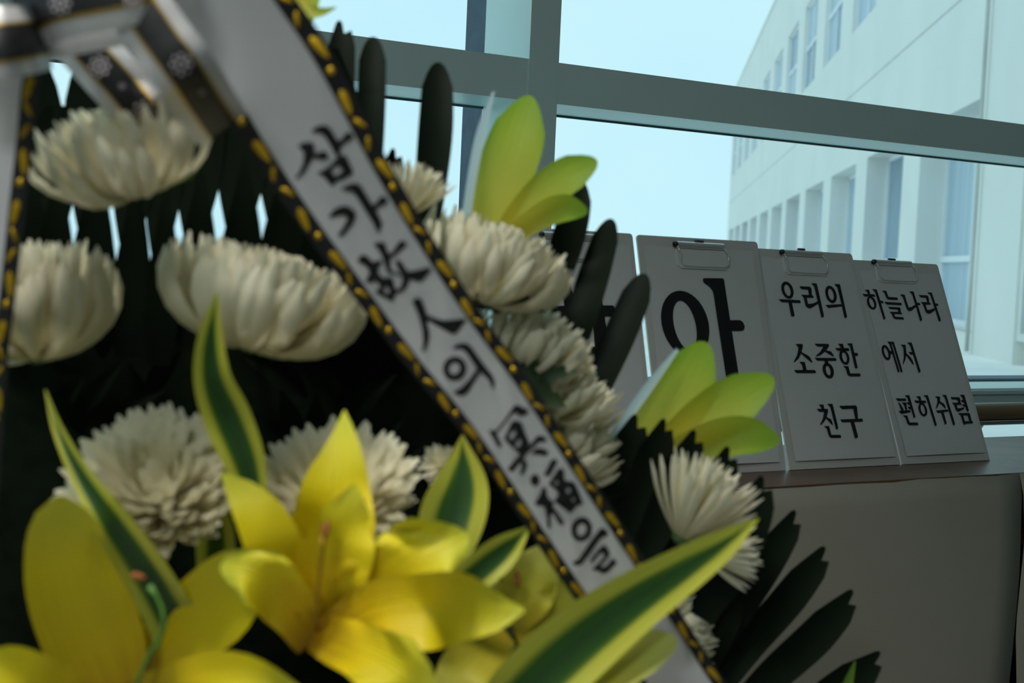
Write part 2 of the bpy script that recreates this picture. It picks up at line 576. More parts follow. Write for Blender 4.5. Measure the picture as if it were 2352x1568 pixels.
H = lambda k: 1.03 + k * LL
DZ = 0.44
deck = box_vf([wp(-30, 2.43, DZ - 0.3), wp(40, 2.43, DZ - 0.3), wp(40, 75, DZ - 0.3), wp(-30, 75, DZ - 0.3),
               wp(-30, 2.43, DZ), wp(40, 2.43, DZ), wp(40, 75, DZ), wp(-30, 75, DZ)])
solid('deck_ground', deck, 'deck_concrete', kind='structure', label='pale concrete roof deck outside the window', cat='ground')

bl = empty('school_building', fp(8 * LL / 2, 0, DZ), 'long white stuccoed wing with two rows of deep windows outdoors', 'building')
T0, T1 = 4.55 * LL, 20.3 * LL
zl0, zl1, zu0, zu1, zr = 0.62, H(0.585), H(1.315), H(1.94), H(2.53)
TH = 0.5
child('wall_base', fbox(T0, T1, 0, TH, DZ - 0.2, zl0), 'stucco', bl)
child('wall_band', fbox(T0, T1, 0, TH, zl1, zu0), 'stucco', bl)
child('wall_top', fbox(T0, T1, 0, TH, zu1, zr), 'stucco', bl)
child('parapet_cap', fbox(T0, T1, -0.03, TH + 0.02, zr, zr + 0.07), 'stucco', bl)
child('roof_vent', fbox(19.0 * LL, 19.35 * LL, 0.25, 0.9, zr + 0.07, zr + 0.7), 'stucco', bl)
child('string_line', fbox(T0, T1, -0.006, 0.0, H(0.966), H(0.971)), 'stucco_joint', bl)
child('string_line', fbox(T0, T1, -0.006, 0.0, H(0.30) * 0 + zl0 - 0.01, zl0 + 0.012), 'stucco_joint', bl)
child('back_wall', fbox(T0, T1, TH, TH + 6.0, DZ - 0.2, zr), 'stucco', bl)


def window_unit(t0, t1, z0, z1, d, tz, blind):
    """white sash set back in the wall: outer frame, one mullion, one transom, panes behind"""
    fr = 0.05
    m = (t0 + t1) / 2
    parts = [fbox(t0, t0 + fr, d, d + 0.06, z0, z1), fbox(t1 - fr, t1, d, d + 0.06, z0, z1),
             fbox(t0, t1, d, d + 0.06, z0, z0 + fr), fbox(t0, t1, d, d + 0.06, z1 - fr, z1),
             fbox(m - 0.03, m + 0.03, d, d + 0.06, z0, z1),
             fbox(t0, t1, d - 0.01, d + 0.06, tz - 0.03, tz + 0.03)]
    w_ = child('window', join(*parts), 'sash_white', bl)
    for a, b in ((t0 + fr, m - 0.03), (m + 0.03, t1 - fr)):
        for c, e in ((z0 + fr, tz - 0.03), (tz + 0.03, z1 - fr)):
            child('pane', fbox(a, b, d + 0.03, d + 0.04, c, e), random.choice(['window_dark', 'window_blind', 'window_blind'] if blind else ['window_dark', 'window_blind']), w_)


t = 4.62
lo_edges = [T0]
while t < 19.5:
    a, b = t * LL, (t + 1.03) * LL
    window_unit(a, b, zl0, zl1, 0.27, zl0 + 0.55 * (zl1 - zl0) - 0.45, True)
    lo_edges += [a, b]
    t += 1.413
lo_edges.append(T1)
for a, b in zip(lo_edges[::2], lo_edges[1::2]):
    child('pier', fbox(a, b, 0, TH, zl0, zl1), 'stucco', bl)
t = 4.40 + 1.34
up_edges = [T0]
k = 0
while t < 19.4:
    a, b = t * LL, (t + 0.84) * LL
    if a > 6.9 * LL:
        window_unit(a, b, zu0, zu1, 0.06, zu0 + 0.5 * (zu1 - zu0), True)
        up_edges += [a, b]
    t += 1.335
up_edges.append(T1)
for a, b in zip(up_edges[::2], up_edges[1::2]):
    child('pier', fbox(a, b, 0, TH, zu0, zu1), 'stucco', bl)

# nearer stair block with rough stucco, a drainpipe in the corner and one tall window
child('drainpipe', tube([fp(T0 - 0.05, -0.06, DZ + 0.02 + k * 1.0) for k in range(8)], 0.018, 8), 'stucco_joint', bl, smooth=True)
tn0, tn1 = 3.30 * LL, 4.03 * LL
zn0, zn1 = H(-0.13), H(1.1)
child('stair_wall', join(fbox(tn1, T0, -0.02, TH, DZ - 0.2, zr)), 'stucco', bl)
child('stair_wall', join(fbox(2.2 * LL, tn0, 0.06, TH, DZ - 0.2, zr), fbox(tn0, tn1, 0.06, TH, DZ - 0.2, zn0), fbox(tn0, tn1, 0.06, TH, zn1, zr)), 'stucco_rough', bl)
child('window_surround', join(fbox(tn1 - 0.10, tn1, 0.0, 0.1, zn0 - 0.06, zn1 + 0.06), fbox(tn0, tn1 - 0.10, 0.0, 0.1, zn0 - 0.06, zn0)), 'stucco_rough', bl)
window_unit(tn0 + 0.02, tn1 - 0.12, zn0, zn1, 0.10, H(0.45), False)

# ------------------------------------------------------------------ narrow table under the window, covered in front
NF, NBK, TZ = 1.414, 1.762, 0.75
tb = empty('console_table', wp(1.3, 1.58, 0), 'narrow brown wooden table with a glossy top under the window', 'table')
child('table_top', wbox(-0.35, 3.2, NF, NBK, TZ - 0.03, TZ), 'table_wood', tb)
for s in (-0.30, 1.4, 3.12):
    for nn in (NF + 0.03, NBK - 0.07):
        child('leg', wbox(s, s + 0.045, nn, nn + 0.045, 0, TZ - 0.03), 'table_wood', tb)
child('apron', wbox(-0.30, 3.15, NF + 0.035, NF + 0.055, TZ - 0.12, TZ - 0.03), 'table_wood', tb)
child('modesty_board', wbox(-0.30, 3.15, NF + 0.14, NF + 0.155, 0.05, TZ - 0.03), 'clip_black', tb)

CN = NF - 0.006


def cover(name, left, right, label, seed):
    """sheet of cover paper hung from the table edge; left/right are pixel polylines (or s values) top to bottom"""
    rnd = random.Random(seed)
    rows = 24
    V, Fc = [], []
    P0 = wp(0, CN, 0)

    def edge(e, z):
        if isinstance(e, float):
            return e
        pts = [on_plane(x, y, P0, N) for x, y in e]
        q = [(p.z, p.dot(W)) for p in pts]
        if z >= q[0][0]: return q[0][1]
        for (za, sa), (zb, sb) in zip(q, q[1:]):
            if z >= zb:
                return sa + (sb - sa) * (za - z) / (za - zb)
        return q[-1][1]
    cols = 40
    wob = [rnd.uniform(-1, 1) for _ in range(cols + 1)]
    for i in range(rows + 1):
        z = TZ - 0.001 - (TZ - 0.02) * i / rows
        a, b = edge(left, z), edge(right, z)
        for j in range(cols + 1):
            s = a + (b - a) * j / cols
            zz = z + (0.0016 * wob[j] if i == 0 else 0)
            bow = 0.004 * math.sin(3.1 * s + 1.1 * z) + 0.006 * math.sin(9 * z) * abs(j / cols - 0.5)
            V.append(wp(s, CN - 0.006 * min(1, i) + bow * min(1, i / 4), zz))
    for i in range(rows):
        for j in range(cols):
            k = i * (cols + 1) + j
            Fc.append((k, k + cols + 1, k + cols + 2, k + 1))
    o = mesh_obj(name, V, Fc, 'cover_paper', origin=wp((edge(left, 0.4) + edge(right, 0.4)) / 2, CN, 0.02), smooth=True)
    md = o.modifiers.new('thickness', 'SOLIDIFY')
    md.thickness = 0.0008
    tag(o, label, 'table cover')
    return o


cover('cover_sheet', -0.34, [(2342, 1085), (2336, 1222), (2330, 1320), (2318, 1440), (2306, 1568), (2296, 1700)],
      'wide off-white sheet hung over the front of the table', 1)
cover('cover_sheet', [(2342.6, 1085), (2346, 1225), (2333, 1330), (2321, 1440), (2324, 1568), (2330, 1700)], 3.19,
      'second off-white sheet beyond the dark slit at the table end', 2)

# ------------------------------------------------------------------ clipboards with printed sheets
def board(s0, s1, ntop, ztop, label, inset, clip_px, s1top=None):
    nb = 1.525
    p0 = wp(s0, nb, TZ + 0.0009)
    upv = (wp(s0, ntop, ztop) - p0)
    hgt = upv.length
    upv.normalize()
    nrm = W.cross(upv).normalized()
    if nrm.dot(CAM - p0) < 0:
        nrm = -nrm
    th = 0.003
    root = empty('clipboard', p0 + W * ((s1 - s0) / 2), label, 'clipboard', 'clipboards leaning along the table')
    wd = s1 - s0

    kw = ((s1top or s1) - s0) / wd

    def bp(u, v, d):
        u = u * (1 + (kw - 1) * v / hgt)
        return p0 + W * u + upv * v + nrm * d
    # board with rounded upper corners
    R = 0.005
    out = [(0, 0), (wd, 0)]
    out += [(wd - R + R * math.cos(q), hgt - R + R * math.sin(q)) for q in [math.pi / 2 * k / 6 for k in range(7)]]
    out += [(R + R * math.cos(q), hgt - R + R * math.sin(q)) for q in [math.pi / 2 + math.pi / 2 * k / 6 for k in range(7)]]
    n = len(out)
    V = [bp(u, v, 0) for u, v in out] + [bp(u, v, -th) for u, v in out]
    Fc = [tuple(range(n)), tuple(range(2 * n - 1, n - 1, -1))] + [(i, (i + 1) % n, (i + 1) % n + n, i + n)[::-1] for i in range(n)]
    child('backing_board', (V, Fc), 'board_white', root)
    # sheet of paper, lower edge lifting a little
    a, b, c, e = inset
    V, Fc = [], []
    for i in range(13):
        for j in range(7):
            u = a + (wd - a - b) * j / 6
            v = c + (hgt - c - e) * i / 12
            lift = 0.0008 + 0.004 * (1 - i / 12) ** 3 * (0.35 + 0.65 * math.sin(math.pi * j / 6))
            V.append(bp(u, v, lift))
    for i in range(12):
        for j in range(6):
            k = i * 7 + j
            Fc.append((k, k + 1, k + 8, k + 7))
    sheet = child('paper_sheet', (V, Fc), 'paper_white', root, smooth=True)
    # clip: steel jaw, plastic plate, wire loop, black pivot
    pa = on_plane(clip_px[0][0], clip_px[0][1], p0, nrm)
    pb = on_plane(clip_px[1][0], clip_px[1][1], p0, nrm)
    ua, va = (pa - p0).dot(W), (pa - p0).dot(upv)
    ub, vb = (pb - p0).dot(W), (pb - p0).dot(upv)
    vm = (va + vb) / 2
    jaw = []
    V, Fc = [], []
    for i in range(2):
        u = ua if i == 0 else ub
        for k in range(13):
            q = math.pi * k / 12
            V.append(bp(u, vm + 0.0055 * math.cos(q), 0.0012 + 0.008 * math.sin(q)))
    Fc = [(k, k + 1, k + 14, k + 13) for k in range(12)] + [tuple(range(12, -1, -1)), tuple(range(13, 26))]
    cl = child('clip_jaw', (V, Fc), 'clip_steel', root)
    um = (ua + ub) / 2
    child('pivot', join(tube([bp(um - 0.007, vm + 0.0055, 0.004), bp(um + 0.007, vm + 0.0055, 0.004)], 0.0026, 10)), 'clip_black', cl, smooth=True)
    child('jaw_end', join(tube([bp(ua - 0.0045, vm, 0.005), bp(ua + 0.001, vm, 0.005)], 0.0040, 12)), 'clip_black', cl, smooth=True)
    wire = [bp(ua - 0.002, vm + 0.001, 0.006), bp(ua + 0.001, vm - 0.010, 0.009), bp(ua + 0.0035, vm - 0.014, 0.009),
            bp(ua + 0.0035, vm - 0.027, 0.006), bp(ua + 0.010, vm - 0.031, 0.005), bp(um, vm - 0.0315, 0.005), bp(ub, vm - 0.031, 0.005),
            bp(ub + 0.0055, vm - 0.027, 0.006), bp(ub + 0.006, vm - 0.013, 0.009), bp(ub + 0.003, vm - 0.008, 0.008), bp(ub - 0.001, vm, 0.006)]
    child('wire_loop', tube(wire, 0.0009, 8), 'clip_steel', cl, smooth=True)
    pl = [(ua + 0.000, vm - 0.006), (ub + 0.004, vm - 0.006), (ub + 0.0065, vm - 0.03), (ub + 0.001, vm - 0.034), (ua + 0.006, vm - 0.034), (ua - 0.001, vm - 0.03)]
    m = len(pl)
    V = [bp(u, v, 0.0038) for u, v in pl] + [bp(u, v, 0.0009) for u, v in pl]
    Fc = [tuple(range(m)), tuple(range(2 * m - 1, m - 1, -1))] + [(i, (i + 1) % m, (i + 1) % m + m, i + m) for i in range(m)]
    child('clip_plate', (V, Fc), 'clip_plate', cl)
    return root, sheet, p0, nrm


def letters(sheet, p0, nrm, off, sc, glyphs):
    pl0 = p0 + nrm * 0.0019
    ox, oy = off
    for g in glyphs:
        polys = []
        for item in g:
            if item[0] == 'o':           # ring
                _, o_, i_ = item
                polys.append(([(ox + x / sc, oy + y / sc) for x, y in ell(*o_)], [[(ox + x / sc, oy + y / sc) for x, y in ell(*i_)]]))
            else:
                outer, holes = (item[0], list(item[1:])) if isinstance(item[0][0], tuple) else (item, [])
                polys.append(([(ox + x / sc, oy + y / sc) for x, y in outer], [[(ox + x / sc, oy + y / sc) for x, y in h] for h in holes]))

        def mp(x, y):
            p = on_plane(x, y, pl0, nrm)
            v = (p - p0).dot(nrm.cross(W)) if False else (p - p0).dot(Z)
            k = max(0.0, 1 - v / 0.31)
            return p + nrm * (0.0045 * k ** 3)
        child('letter', glyph_mesh(polys, mp), 'ink', sheet)


# first board (mostly behind leaves)
r_, sh, p0, nr = board(0.960, 1.168, 1.612, 1.078, 'white clipboard standing mostly behind the dark wreath leaves', (0.006, 0.008, 0.012, 0.018), ((1243, 543), (1372, 546)))
letters(sh, p0, nr, (0, 0), 1, [[
    [(1288, 650), (1300, 646), (1310, 648), (1318, 690), (1322, 704), (1296, 704), (1294, 680)],
    [(1222, 702), (1345, 702), (1352, 712), (1350, 726), (1238, 726)],
    ('o', (1288, 765, 46, 52, 12), (1288, 765, 24, 33, 10)),
    [(1352, 640), (1376, 640), (1385, 701), (1408, 701), (1416, 712), (1412, 726), (1389, 727), (1398, 798), (1366, 798), (1358, 690)],
    ('o', (1345, 855, 62, 62, 10), (1345, 855, 38, 40, 10))]])

# second board
r_, sh, p0, nr = board(1.177, 1.397, 1.614, 1.077, 'white clipboard bearing a single very large black letter', (0.010, 0.012, 0.012, 0.015), ((1549, 560), (1656, 571)))
letters(sh, p0, nr, (1411, 600), 6, [[
    ('o', (976, 862, 318, 470, 17), (972, 880, 148, 345, 13)),
    [(1220, 244), (1240, 230), (1495, 233), (1512, 250), (1597, 810), (1735, 810), (1775, 840), (1798, 895), (1785, 945), (1750, 960),
     (1620, 960), (1710, 1560), (1740, 1760), (1560, 1760), (1530, 1560), (1367, 450), (1350, 400), (1310, 350), (1230, 290)]]])

# third board
r_, sh, p0, nr = board(1.404, 1.627, 1.632, 1.068, 'white clipboard printed with three lines of seven letters and two', (0.012, 0.008, 0.012, 0.014), ((1800, 582), (1896, 586)), 1.606)
r_['label'] = 'white clipboard with three short printed lines between two other boards'
letters(sh, p0, nr, (1764, 620), 8, [
    [('o', (358, 368, 105, 165, 20), (358, 370, 52, 108, 17)),
     [(200, 533), (585, 552), (604, 588), (597, 606), (258, 591), (225, 570)],
     [(376, 592), (440, 592), (487, 820), (480, 852), (430, 852), (424, 835)]],
    [[(578, 296), (770, 304), (800, 340), (808, 455), (843, 492), (830, 511), (712, 507), (738, 622), (830, 610), (915, 572), (920, 620),
      (800, 695), (750, 704), (700, 670), (685, 630), (655, 505), (608, 450), (755, 457), (735, 358), (625, 352), (595, 330)],
     [(800, 240), (895, 243), (905, 280), (1028, 825), (1018, 870), (980, 870), (925, 630), (850, 300), (805, 258)]],
    [('o', (1158, 446, 98, 165, 18), (1158, 446, 46, 108, 15)),
     [(1060, 640), (1345, 626), (1360, 666), (1112, 696), (1075, 665)],
     [(1225, 256), (1322, 258), (1332, 300), (1454, 850), (1440, 880), (1405, 880), (1360, 670), (1275, 318), (1230, 272)]]])
letters(sh, p0, nr, (1764, 770), 8, [
    [[(508, 157), (628, 157), (638, 180), (632, 240), (614, 300), (640, 320), (735, 370), (775, 410), (813, 490), (805, 505), (770, 480),
      (605, 335), (560, 425), (478, 498), (466, 488), (530, 370), (553, 270), (553, 215), (515, 172)],
     [(576, 486), (672, 486), (706, 640), (640, 640), (622, 550), (605, 522), (580, 500)],
     [(472, 637), (850, 637), (878, 670), (870, 693), (528, 693), (495, 670)]],
    [[(856, 153), (1105, 156), (1120, 180), (1110, 215), (1066, 273), (1110, 287), (1135, 287), (1165, 305), (1209, 378), (1205, 391),
      (1175, 380), (1043, 300), (960, 365), (890, 388), (874, 378), (960, 300), (1015, 207), (910, 204), (870, 175)],
     [(857, 412), (1235, 415), (1256, 445), (1248, 470), (910, 466), (880, 445)],
     [(1032, 466), (1098, 466), (1108, 525), (1042, 525)],
     ('o', (1102, 648, 98, 150, 18), (1101, 648, 40, 90, 14))],
    [[(1290, 153), (1375, 155), (1395, 235), (1335, 235), (1322, 200), (1295, 170)],
     [(1233, 232), (1480, 233), (1494, 268), (1482, 288), (1285, 284), (1250, 262)],
     ('o', (1400, 403, 88, 142, 18), (1402, 401, 40, 94, 14)),
     [(1455, 146), (1545, 146), (1585, 322), (1640, 322), (1655, 355), (1645, 378), (1597, 378), (1643, 585), (1630, 607), (1595, 607), (1503, 200), (1460, 165)],
     [(1378, 565), (1472, 565), (1506, 700), (1680, 700), (1698, 730), (1690, 755), (1500, 757), (1460, 730), (1445, 695), (1428, 620), (1415, 600), (1382, 578)]]])
letters(sh, p0, nr, (1764, 900), 8, [
    [[(922, 234), (1008, 234), (1020, 312), (972, 312), (960, 280), (930, 248)],
     [(886, 312), (1080, 312), (1090, 335), (1088, 365), (1062, 458), (1085, 478), (1135, 500), (1160, 545), (1173, 605), (1163, 612),
      (1145, 595), (1052, 490), (1005, 560), (950, 612), (935, 605), (990, 500), (1017, 368), (930, 366), (895, 335)],
     [(1082, 220), (1172, 220), (1185, 265), (1271, 655), (1262, 688), (1226, 688), (1130, 280), (1115, 262), (1085, 240)],
     [(1015, 630), (1103, 630), (1143, 792), (1303, 792), (1323, 820), (1315, 848), (1135, 848), (1105, 825), (1085, 780), (1062, 685), (1045, 665), (1018, 642)]],
    [[(1297, 258), (1595, 247), (1623, 275), (1632, 400), (1635, 497), (1585, 497), (1550, 310), (1355, 320), (1310, 285)],
     [(1310, 508), (1710, 492), (1730, 525), (1720, 547), (1357, 564), (1330, 545)],
     [(1497, 555), (1567, 555), (1630, 815), (1622, 845), (1605, 853), (1570, 853)]]])

# fourth board
r_, sh, p0, nr = board(1.631, 1.827, 1.658, 1.059, 'white clipboard at the row end with a long top line and a short middle line', (0.012, 0.008, 0.012, 0.018), ((2005, 604), (2086, 608)))
letters(sh, p0, nr, (1960, 620), 8, [
    [[(214, 360), (290, 362), (312, 440), (268, 440), (255, 405), (225, 375)],
     [(172, 436), (385, 445), (402, 475), (395, 490), (215, 483), (185, 460)],
     ('o', (337, 603, 80, 128, 22), (337, 600, 36, 90, 20)),
     [(350, 352), (430, 354), (497, 562), (540, 564), (556, 595), (550, 608), (510, 608), (590, 880), (582, 905), (555, 905), (400, 405), (385, 385), (352, 362)]],
    [[(530, 376), (608, 380), (647, 493), (805, 503), (823, 535), (815, 550), (640, 541), (610, 515), (575, 425), (560, 405), (535, 388)],
     [(568, 583), (880, 600), (893, 630), (887, 646), (620, 632), (590, 610)],
     [(640, 675), (850, 684), (868, 705), (873, 770), (900, 800), (893, 812), (752, 806), (770, 856), (915, 865), (933, 895), (928, 908),
      (765, 900), (735, 875), (705, 805), (668, 765), (825, 768), (815, 722), (680, 716), (655, 695)]],
    [[(865, 446), (942, 450), (950, 475), (1018, 688), (1075, 675), (1140, 635), (1152, 675), (1085, 735), (1035, 755), (1000, 735), (980, 705), (910, 495), (870, 458)],
     [(1032, 390), (1107, 394), (1172, 600), (1215, 602), (1234, 632), (1226, 646), (1187, 646), (1263, 900), (1255, 935), (1228, 935), (1083, 450), (1065, 428), (1036, 402)]],
    [[(1202, 458), (1355, 464), (1382, 490), (1397, 590), (1428, 625), (1420, 634), (1328, 634), (1360, 733), (1425, 725), (1490, 695),
      (1502, 738), (1420, 795), (1380, 802), (1340, 780), (1325, 755), (1280, 630), (1240, 586), (1358, 590), (1335, 508), (1245, 503), (1220, 480)],
     [(1368, 408), (1442, 412), (1508, 612), (1550, 616), (1566, 645), (1560, 657), (1522, 657), (1606, 910), (1600, 942), (1572, 942), (1418, 465), (1400, 445), (1372, 420)]]])
letters(sh, p0, nr, (1960, 740), 8, [
    [('o', (600, 556, 74, 145, 18), (600, 556, 33, 97, 17)),
     [(662, 527), (700, 530), (715, 585), (677, 582)],
     [(623, 353), (745, 358), (755, 400), (898, 895), (893, 920), (865, 918), (720, 420), (697, 392), (703, 420), (843, 890), (838, 917), (812, 917), (660, 400), (628, 365)]],
    [[(873, 410), (950, 412), (962, 435), (972, 565), (1060, 655), (1090, 715), (1106, 772), (1100, 782), (1080, 765), (970, 605), (955, 680),
      (912, 778), (905, 770), (925, 640), (918, 480), (910, 455), (877, 422)],
     [(992, 370), (1070, 372), (1080, 400), (1230, 895), (1222, 925), (1194, 925), (1092, 594), (1050, 592), (1010, 546), (1078, 547), (1040, 430), (1025, 408), (995, 382)]]])
letters(sh, p0, nr, (2000, 880), 8, [
    [[(446, 280), (625, 282), (642, 308), (635, 328), (490, 327), (465, 305)],
     [(500, 358), (520, 362), (592, 485), (580, 500), (545, 505), (500, 375)],
     [(560, 355), (640, 358), (655, 500), (625, 505), (597, 400), (565, 368)],
     [(498, 513), (705, 497), (720, 520), (715, 535), (640, 550), (560, 566), (525, 550)],
     [(620, 222), (700, 224), (805, 620), (795, 638), (768, 638), (725, 480), (690, 475), (660, 437), (710, 437), (700, 400), (670, 395), (640, 355), (683, 353), (665, 280), (650, 258), (622, 236)],
     [(578, 594), (655, 597), (697, 727), (838, 727), (857, 755), (850, 775), (690, 775), (655, 745), (625, 645), (608, 625), (580, 606)]],
    [[(828, 240), (900, 243), (922, 325), (878, 325), (868, 290), (832, 255)],
     [(788, 320), (993, 323), (1008, 350), (1000, 368), (830, 368), (800, 345)],
     ('o', (942, 488, 76, 130, 16), (942, 486, 35, 90, 13)),
     [(962, 222), (1040, 224), (1192, 760), (1182, 788), (1155, 788), (1010, 280), (995, 258), (966, 236)]],
    [[(1172, 245), (1255, 246), (1264, 270), (1260, 335), (1330, 378), (1350, 410), (1366, 460), (1360, 468), (1340, 455), (1252, 365),
      (1225, 420), (1190, 472), (1180, 463), (1210, 370), (1213, 290), (1200, 272), (1177, 256)],
     [(1180, 507), (1400, 486), (1415, 522), (1230, 553), (1200, 535)],
     [(1275, 545), (1325, 538), (1375, 735), (1366, 760), (1340, 760)],
     [(1302, 218), (1378, 220), (1528, 745), (1520, 777), (1492, 777), (1350, 275), (1335, 255), (1305, 232)]],
    [[(1455, 258), (1610, 260), (1630, 285), (1635, 350), (1660, 400), (1565, 400), (1583, 465), (1640, 460), (1690, 445), (1707, 460),
      (1690, 485), (1600, 525), (1570, 520), (1545, 490), (1520, 405), (1480, 360), (1595, 362), (1578, 303), (1490, 303), (1465, 280)],
     [(1633, 214), (1707, 216), (1788, 505), (1782, 522), (1750, 522), (1722, 432), (1690, 430), (1660, 395), (1710, 393), (1700, 352),
      (1665, 350), (1635, 315), (1685, 315), (1672, 270), (1655, 245), (1636, 230)],
     [[(1590, 554), (1795, 549), (1808, 575), (1833, 690), (1863, 725), (1855, 742), (1725, 748), (1712, 765), (1685, 765), (1638, 600), (1595, 565)],
      [(1680, 595), (1760, 593), (1795, 700), (1712, 705)]]]])

# ------------------------------------------------------------------ the wreath: base panel on an easel
PAN = [(-60, 760), (-20, 650), (200, 640), (690, 625), (850, 700), (990, 880), (1130, 1090), (1290, 1320), (1440, 1540), (1530, 1760), (-60, 1760)]


def pan_d(x):
    return 1.10 + 0.20 * max(0.0, min(1.0, x / 1500.0))


wb = empty('wreath_base', at(700, 1700, 1.2) * 1.0, 'dark green foam panel carrying the wreath flowers on a wooden easel', 'wreath base')
wb.location.z = 0.0
V = [at(x, y, pan_d(x)) for x, y in PAN] + [at(x, y, pan_d(x) + 0.035) for x, y in PAN]
m = len(PAN)
tri = tessellate_polygon([[Vector((x, y, 0)) for x, y in PAN]])
Fc = [tuple(t_) for t_ in tri] + [tuple(i + m for i in reversed(t_)) for t_ in tri] + [(i, (i + 1) % m, (i + 1) % m + m, i + m) for i in range(m)]
child('foam_panel', (V, Fc), 'foam_green', wb)
for x in (120, 760, 1300):
    p = at(x, 1500, pan_d(x) + 0.05)
    q = at(x, 1740, pan_d(x) + 0.05)
    foot = Vector((q.x, q.y + 0.05, 0.0))
    side = Vector((0.012, 0, 0)); dp = Vector((0, 0.012, 0))
    c8 = [foot - side - dp, foot + side - dp, foot + side + dp, foot - side + dp, p - side - dp, p + side - dp, p + side + dp, p - side + dp]
    child('easel_leg', box_vf(c8), 'easel_wood', wb)


# ------------------------------------------------------------------ leaves as single things
def leaf_thing(name, pts, mat, label, cat, group=None, **k):
    v, f, uv = blade(pts, **k)
    base = at(pts[0][0], pts[0][1], pts[0][3])
    o = mesh_obj(name, v, f, mat, origin=base, smooth=True, uvs=uv)
    return tag(o, label, cat, group)


RIM = 'dark strap leaves fanned along the wreath rim'
NL = 'dark green strap leaf with a notched tip fanned out against the off-white table cover'
NM = 'dark green notched leaf standing around the white chrysanthemum by the large striped leaf'
NU = 'dark green notched leaf between the lettered ribbon and the window'
RU = 'dark green round-tipped strap leaf standing up before the window beside the lettered ribbon'
RB = 'glossy dark round-tipped leaf leaning across the clipboards'
# (base ... tip), pixel width, distance
notched = [
    ([(1590, 1560, 60, 1.30), (1682, 1420, 72, 1.31), (1766, 1288, 76, 1.33), (1832, 1174, 60, 1.35)], NL, 0.25),
    ([(1594, 1650, 60, 1.30), (1714, 1490, 74, 1.32), (1818, 1368, 80, 1.34), (1900, 1258, 62, 1.36)], NL, 0.2),
    ([(1640, 1700, 60, 1.30), (1768, 1560, 80, 1.33), (1878, 1458, 86, 1.35), (1964, 1358, 64, 1.37)], NL, 0.2),
    ([(1760, 1740, 60, 1.33), (1880, 1622, 88, 1.35), (1960, 1560, 86, 1.36), (2026, 1500, 58, 1.37)], NL, 0.15),
    ([(1560, 1500, 60, 1.29), (1630, 1390, 66, 1.30), (1685, 1280, 70, 1.31), (1722, 1190, 46, 1.32)], NM, 0.2),
    ([(1610, 1420, 60, 1.22), (1690, 1290, 90, 1.205), (1725, 1190, 96, 1.195), (1757, 1094, 66, 1.19)], NM, 0.1),
    ([(1540, 1350, 60, 1.22), (1600, 1230, 86, 1.205), (1645, 1120, 88, 1.19), (1678, 1026, 60, 1.18)], NM, 0.1),
    ([(1470, 1290, 60, 1.22), (1530, 1170, 84, 1.20), (1570, 1070, 84, 1.185), (1601, 988, 58, 1.175)], NM, 0.1),
    ([(1430, 1250, 60, 1.22), (1475, 1130, 78, 1.20), (1505, 1040, 78, 1.185), (1531, 962, 54, 1.175)], NM, 0.1),
    ([(1390, 1260, 60, 1.225), (1415, 1150, 98, 1.21), (1440, 1040, 96, 1.195), (1466, 952, 62, 1.19)], NM, 0.1),
    ([(772, 470, 40, 1.12), (775, 330, 70, 1.13), (778, 190, 74, 1.14), (786, 46, 62, 1.15)], NU, 0.1),
    ([(880, 560, 40, 1.15), (890, 470, 56, 1.15), (898, 410, 58, 1.16), (908, 340, 46, 1.16)], NU, 0.1),
]
own = {0: 'dark notched leaf nearest the white chrysanthemums, lying against the off-white table cover',
       3: 'lowest dark notched leaf, with a lime-green leaf tip in front of it',
       10: 'tall dark notched leaf between the lettered ribbon and the round-tipped leaves',
       11: 'short dark notched leaf behind the small chrysanthemum beside the ribbon top',
       1: 'second dark notched leaf above the lowest two, crossing the off-white table cover',
       2: 'dark notched leaf directly above the lowest one, crossing the off-white table cover',
       5: 'dark notched leaf whose tip rises between the loose chrysanthemum and the table cover',
       6: 'dark notched leaf with its tip against the table edge behind the loose chrysanthemum',
       9: 'broad dark notched leaf left of the lower lime-green sprig'}
for i, (p, lab, tl) in enumerate(notched):
    leaf_thing('strap_leaf', p, 'dark_leaf', own.get(i, lab), 'leaf', RIM, tip=NOTCH, chan=0.09, tilt=tl, n=18, seed=i)
rounded = [
    ([(835, 560, 36, 1.13), (845, 400, 62, 1.13), (853, 230, 66, 1.13), (857, 84, 60, 1.14)], RU, 0.1),
    ([(975, 600, 40, 1.17), (988, 440, 70, 1.17), (1001, 290, 80, 1.17), (1006, 142, 64, 1.18)], RU, 0.2),
    ([(1262, 680, 50, 1.25), (1292, 590, 74, 1.25), (1318, 500, 72, 1.25), (1334, 412, 52, 1.26)], RB, 0.2),
    ([(1290, 900, 50, 1.25), (1320, 780, 66, 1.25), (1362, 640, 72, 1.26), (1405, 502, 52, 1.27)], RB, -0.35),
    ([(1330, 980, 50, 1.26), (1378, 870, 70, 1.26), (1432, 750, 74, 1.27), (1482, 628, 62, 1.28)], RB, -0.35),
]
own2 = ['dark round-tipped leaf beside the ribbon top, next to the notched leaf', 'dark round-tipped leaf standing alone before the left window pane',
        'dark leaf tip behind the upper lime-green sprig', 'glossy dark leaf leaning across the first clipboard clip',
        'glossy dark leaf crossing the gap between the first two clipboards']
for i, (p, lab, tl) in enumerate(rounded):
    leaf_thing('strap_leaf', p, 'dark_leaf', own2[i], 'leaf', RIM, tip=ROUND, chan=0.09, tilt=tl, n=18, seed=40 + i)
